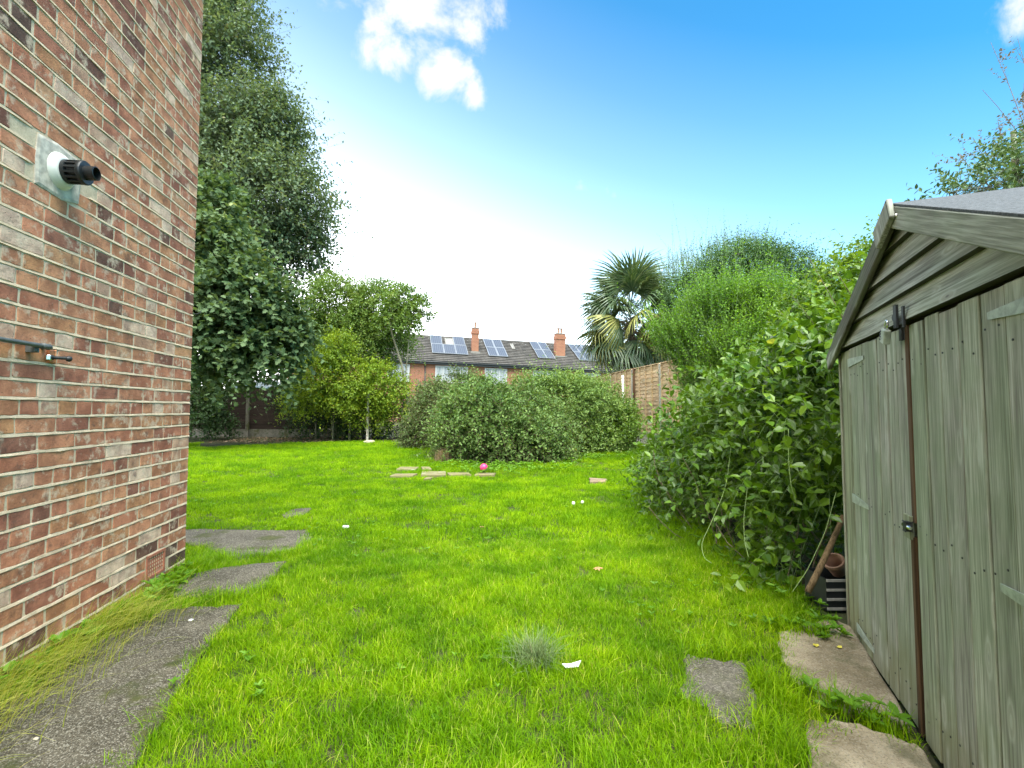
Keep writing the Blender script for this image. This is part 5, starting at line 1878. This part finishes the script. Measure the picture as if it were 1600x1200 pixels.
def tuft_mesh(seed, nb, rad, lmin, lmax, w, lean, seg=3):
    r = np.random.default_rng(seed)
    V, Q, T_, A = [], [], [], []
    for b in range(nb):
        th, rr = r.uniform(0, 6.28), rad * math.sqrt(r.random())
        p = np.array([math.cos(th) * rr, math.sin(th) * rr, -.005])
        L = r.uniform(lmin, lmax)
        az_ = r.uniform(0, 6.28)
        le = r.uniform(.1, 1) * lean
        d = np.array([math.cos(az_), math.sin(az_), 0])
        sd = np.array([-d[1], d[0], 0])
        twist = r.uniform(-.8, .8)
        sd = sd * math.cos(twist) + d * math.sin(twist)
        ww = w * r.uniform(.6, 1.3)
        n0 = len(V)
        tone = float(np.clip(r.normal(.45, .17), 0, .95)) if r.random() > .05 else .99
        for s_ in range(seg + 1):
            f = s_ / seg
            c = p + d * le * L * f ** 1.8 + np.array([0, 0, L * (f - .42 * le * f * f)])
            if s_ == seg: V.append(c); A.append(min(1, tone + .10))
            else:
                wd = ww * (1 - .55 * f)
                V += [c - sd * wd, c + sd * wd]; A += [max(0, tone - .14 + .2 * f)] * 2
        for s_ in range(seg - 1): Q.append([n0 + 2 * s_, n0 + 2 * s_ + 1, n0 + 2 * s_ + 3, n0 + 2 * s_ + 2])
        e_ = n0 + 2 * (seg - 1)
        T_.append([e_, e_ + 1, e_ + 2])
    return mesh_np('grass_tuft_source', np.array(V), [np.array(Q), np.array(T_)], MGRASS, {'tone': A})


def grass_object(name, x, y, sc, rot, srcs, label=None):
    me = bpy.data.meshes.new(name)
    me.vertices.add(len(x))
    me.vertices.foreach_set('co', np.c_[x, y, gz(x, y)].astype(np.float32).ravel())
    for k, a, ty in (('rot', rot, 'FLOAT_VECTOR'), ('sc', sc, 'FLOAT'), ('pick', rng.integers(0, len(srcs), len(x)), 'INT')):
        at = me.attributes.new(k, ty, 'POINT')
        at.data.foreach_set('vector' if ty == 'FLOAT_VECTOR' else 'value', np.asarray(a, np.int32 if ty == 'INT' else np.float32).ravel())
    me.materials.append(MGRASS)
    o = bpy.data.objects.new(name, me); COL.objects.link(o)
    ng = bpy.data.node_groups.new(name + '_scatter', 'GeometryNodeTree')
    ng.interface.new_socket('Geometry', in_out='INPUT', socket_type='NodeSocketGeometry')
    ng.interface.new_socket('Geometry', in_out='OUTPUT', socket_type='NodeSocketGeometry')
    a, b = ng.nodes.new('NodeGroupInput'), ng.nodes.new('NodeGroupOutput')
    ip = ng.nodes.new('GeometryNodeInstanceOnPoints'); jn = ng.nodes.new('GeometryNodeJoinGeometry')
    for s_ in srcs:
        oi = ng.nodes.new('GeometryNodeObjectInfo'); oi.inputs['Object'].default_value = s_; oi.inputs['As Instance'].default_value = True
        ng.links.new(oi.outputs['Geometry'], jn.inputs[0])
    def na(n_, ty):
        q = ng.nodes.new('GeometryNodeInputNamedAttribute'); q.data_type = ty; q.inputs[0].default_value = n_
        return q.outputs[0]
    ng.links.new(a.outputs[0], ip.inputs['Points']); ng.links.new(jn.outputs[0], ip.inputs['Instance'])
    ip.inputs['Pick Instance'].default_value = True
    ng.links.new(na('pick', 'INT'), ip.inputs['Instance Index'])
    ng.links.new(na('rot', 'FLOAT_VECTOR'), ip.inputs['Rotation'])
    ng.links.new(na('sc', 'FLOAT'), ip.inputs['Scale'])
    ng.links.new(ip.outputs[0], b.inputs[0])
    o.modifiers.new('scatter', 'NODES').node_group = ng
    tag(o, label, kind='stuff')
    return o


SRC = [bpy.data.objects.new('grass_tuft_source', tuft_mesh(300 + q, 58, .055, .026, .068, .0013, 1.0)) for q in range(7)]
SRCF = [bpy.data.objects.new('grass_tuft_source', tuft_mesh(330 + q, 40, .085, .028, .065, .0026, .9, 2)) for q in range(5)]


def rots(x, y, k=.3):
    a = pnoise(np.c_[x, y, 0 * x], 1.6, 3) * k + rng.normal(0, .12, len(x))
    b = pnoise(np.c_[x, y, 0 * x], 1.9, 4) * k + rng.normal(0, .12, len(x))
    return np.c_[a, b, rng.uniform(0, 6.28, len(x))]


def scl(x, y): return np.clip(1.0 + .28 * pnoise(np.c_[x, y, 0 * x], 2.2, 6) + .15 * pnoise(np.c_[x, y, 0 * x], 7, 7) + rng.normal(0, .12, len(x)), .5, 1.7)


x1_, y1_ = lawn_pts(-.3, 4.2, 620, -3, 2.2)
grass_object('lawn_grass', x1_, y1_, scl(x1_, y1_), rots(x1_, y1_), SRC, 'bright green lawn grass near the slabs')
xa, ya = lawn_pts(4.2, 8.0, 300)
xb, yb = lawn_pts(8.0, 15.0, 150, -9, 4)
x2, y2 = np.concatenate([xa, xb]), np.concatenate([ya, yb])
grass_object('far_lawn_grass', x2, y2, scl(x2, y2) * np.where(y2 > 8, 1.15, 1.0), rots(x2, y2, .22), SRCF, 'bright green lawn grass towards the back of the garden')


def blades(name, pts, lmin, lmax, w, lean, dirs=None, mat=None, tmu=.5, parent=None, label=None):
    """long single blades, joined"""
    n = len(pts)
    L = rng.uniform(lmin, lmax, n)
    a = rng.uniform(0, 6.28, n)
    d = np.c_[np.cos(a), np.sin(a), 0 * a]
    if dirs is not None: d = nrm(d * .6 + dirs)
    sd = np.c_[-d[:, 1], d[:, 0], 0 * a]
    le = rng.uniform(.25, 1, n) * lean
    seg = 5
    rows, A = [], []
    tone = np.clip(rng.normal(tmu, .2, n), 0, 1)
    for s_ in range(seg + 1):
        f = s_ / seg
        c = pts + d * (le * L * f ** 1.7)[:, None] + UP * (L * (f - .62 * le * f * f))[:, None]
        wd = (w * (1 - .93 * f))
        rows += [c - sd * wd, c + sd * wd]
    V = np.stack(rows, 1).reshape(-1, 3)
    k = 2 * (seg + 1)
    q = np.array([[2 * s_, 2 * s_ + 1, 2 * s_ + 3, 2 * s_ + 2] for s_ in range(seg)])
    F = (q[None] + (np.arange(n) * k)[:, None, None]).reshape(-1, 4)
    V[:, 2] = np.maximum(V[:, 2], gz(V[:, 0], V[:, 1]) + .004)
    o = part(name, V, [F], mat or MGRASS, parent, {'tone': np.repeat(tone, k)})
    return tag(o, label, kind='stuff')


# long grass along the foot of the wall, between the slabs and by the shed
n = 2600
s_ = np.concatenate([rng.uniform(-.1, 1.0, n // 2), rng.uniform(.9, 2.6, n // 2)])
dd = np.abs(rng.normal(0, .085, n)) + .015
pts = WC + WD * s_[:, None] + WN * dd[:, None]
blades('long_grass', pts, .06, .20, .0022, .9, WN * .5 + WD * .2, None, .62, None, 'long yellowing grass along the foot of the brick wall')
n = 1500
s_ = np.where(rng.random(n) < .72, rng.uniform(1.25, 2.2, n), rng.normal(.98, .09, n))
pts = WC + WD * s_[:, None] + WN * (np.abs(rng.normal(0, .15, n)) + .02)[:, None]
blades('dry_long_grass', pts, .14, .34, .0020, 1.0, WN * 1.0 - WD * .15, leafmat('straw_blade', (.17, .25, .02), (.42, .47, .06), (.66, .60, .19), None, .4, .6, .1), .58, None, 'dry straw coloured grass flopping over the mossy slab')
pts = []
for a, b, k in ((g(330, 945), g(440, 925), 260), (g(310, 880), g(470, 868), 320), (g(300, 868), g(360, 885), 160), (g(1190, 1060), g(1240, 1120), 360), (g(1230, 1075), g(1400, 1150), 320), (g(1215, 985), g(1290, 1000), 260), (g(1060, 1030), g(1180, 1028), 260), (g(1180, 1140), g(1250, 1200), 260)):
    t_ = rng.random(k)[:, None]
    p = a + (b - a) * t_ + rng.normal(0, .035, (k, 2))
    pts.append(np.c_[p, np.full(k, .01)])
blades('edge_grass', np.concatenate(pts), .05, .13, .0022, .9, None, None, .42, None, 'grass growing along the edges of the slabs')
cx_, cy_ = lawn_pts(1.3, 7.5, 5.5, -3, 2)
pts = np.concatenate([np.c_[x0 + rng.normal(0, .05, 34), y0 + rng.normal(0, .05, 34), np.zeros(34)] for x0, y0 in zip(cx_, cy_)])
pts[:, 2] = gz(pts[:, 0], pts[:, 1])
cd = np.repeat(nrm(np.c_[rng.normal(0, 1, (len(cx_), 2)), np.zeros(len(cx_))]), 34, 0)
blades('shaggy_grass', pts, .07, .14, .0018, 1.0, cd * .9, None, .5, None, 'longer shaggy clumps of grass flopping over in the lawn')
tc = G(836, 1045)
p = tc + np.c_[rng.normal(0, .035, 420), rng.normal(0, .035, 420), np.zeros(420)]
o = blades('wispy_tuft', p, .10, .22, .0020, 1.0, None, leafmat('wispy_blade', (.05, .10, .02), (.12, .19, .06), (.24, .30, .13), (.36, .30, .20), .35), .55)
del o['kind']
tag(o, 'wispy pale tuft of longer grass standing out of the near lawn', 'grass tuft')
p = G(691, 722) + np.c_[rng.normal(0, .06, 500), rng.normal(0, .05, 500), np.zeros(500)]
o = blades('dry_tuft', p, .18, .36, .004, .5, None, LM_DRY, .5)
del o['kind']
tag(o, 'tan tuft of dead grass at the left foot of the bramble mound', 'grass tuft')

# broad leaved weeds: in the lawn, along the wall, at the bramble's foot
def weeds(name, pts, r0, r1, k, label, lift=.03, mat=None):
    n = len(pts)
    a = rng.uniform(0, 6.28, (n, 1)) + np.arange(k)[None] * 6.28 / k + rng.normal(0, .25, (n, k))
    ax = np.stack([np.cos(a), np.sin(a), rng.uniform(.1, .9, (n, k))], -1)
    pos = np.repeat(pts[:, None], k, 1) + UP * lift * rng.uniform(.3, 1.4, (n, 1, 1))
    no = np.array([0, 0, 1.0]) + rng.normal(0, .25, (n, k, 3))
    V, F, A = leaf_geo(pos.reshape(-1, 3), ax.reshape(-1, 3), no.reshape(-1, 3), rng.uniform(r0, r1, n * k), .5, np.clip(rng.normal(.45, .17, n * k), 0, .93), 'f')
    return tag(part(name, V, F, mat or LM_WEED, None, {'tone': A}), label, kind='stuff')


xw, yw = lawn_pts(1.2, 6, 26)
k = pnoise(np.c_[xw, yw, 0 * xw], 1.1, 12) > .25
weeds('lawn_weeds', np.c_[xw[k], yw[k], gz(xw[k], yw[k])], .018, .034, 5, 'small broad leaved weeds growing in the lawn', .035)
s_ = rng.uniform(.1, 2.2, 80)
weeds('wall_weeds', WC + WD * s_[:, None] + WN * (np.abs(rng.normal(0, .07, 80)) + .03)[:, None], .03, .075, 7, 'leafy weeds along the foot of the brick wall', .05)
pw = [np.c_[rng.uniform(0, 1, 11)[:, None] * (b - a) + a + rng.normal(0, .05, (11, 2)), np.zeros(11)] for a, b in ((g(1180, 905), g(1300, 985)), (g(1225, 985), g(1300, 1000)), (g(1300, 1110), g(1400, 1150)), (g(1080, 850), g(1190, 910)))]
weeds('shed_weeds', np.concatenate(pw), .03, .06, 6, 'leafy weeds between the bramble and the shed slabs', .05)
pw = [np.c_[rng.uniform(0, 1, k)[:, None] * (b - a) + a + rng.normal(0, .32, (k, 2)), np.full(k, .07)] for a, b, k in ((G(690, 728)[:2], G(880, 735)[:2], 150), (G(740, 742)[:2], G(800, 740)[:2], 60), (G(880, 720)[:2], G(1030, 705)[:2], 170))]
weeds('mound_weeds', np.concatenate(pw), .03, .07, 6, 'low weeds round the foot of the mounds', .06)
# dead leaves and twigs on the bare strip at the back
n = 1600
x = rng.uniform(-9, -3, n); y = rng.uniform(14.3, 17.2, n)
a = rng.uniform(0, 6.28, n)
V, F, A = leaf_geo(np.c_[x, y, gz(x, y) + .012], np.c_[np.cos(a), np.sin(a), rng.normal(0, .2, n)], np.array([0, 0, 1.0]) + rng.normal(0, .3, (n, 3)), rng.uniform(.05, .10, n), .7, rng.uniform(0, 1, n), 'd')
tag(part('dead_leaf_litter', V, F, leafmat('litter_leaf', (.05, .035, .02), (.13, .085, .05), (.28, .20, .13), None, .1, .8), None, {'tone': A}), 'dead leaves strewn on the bare strip before the dark fence', kind='stuff')
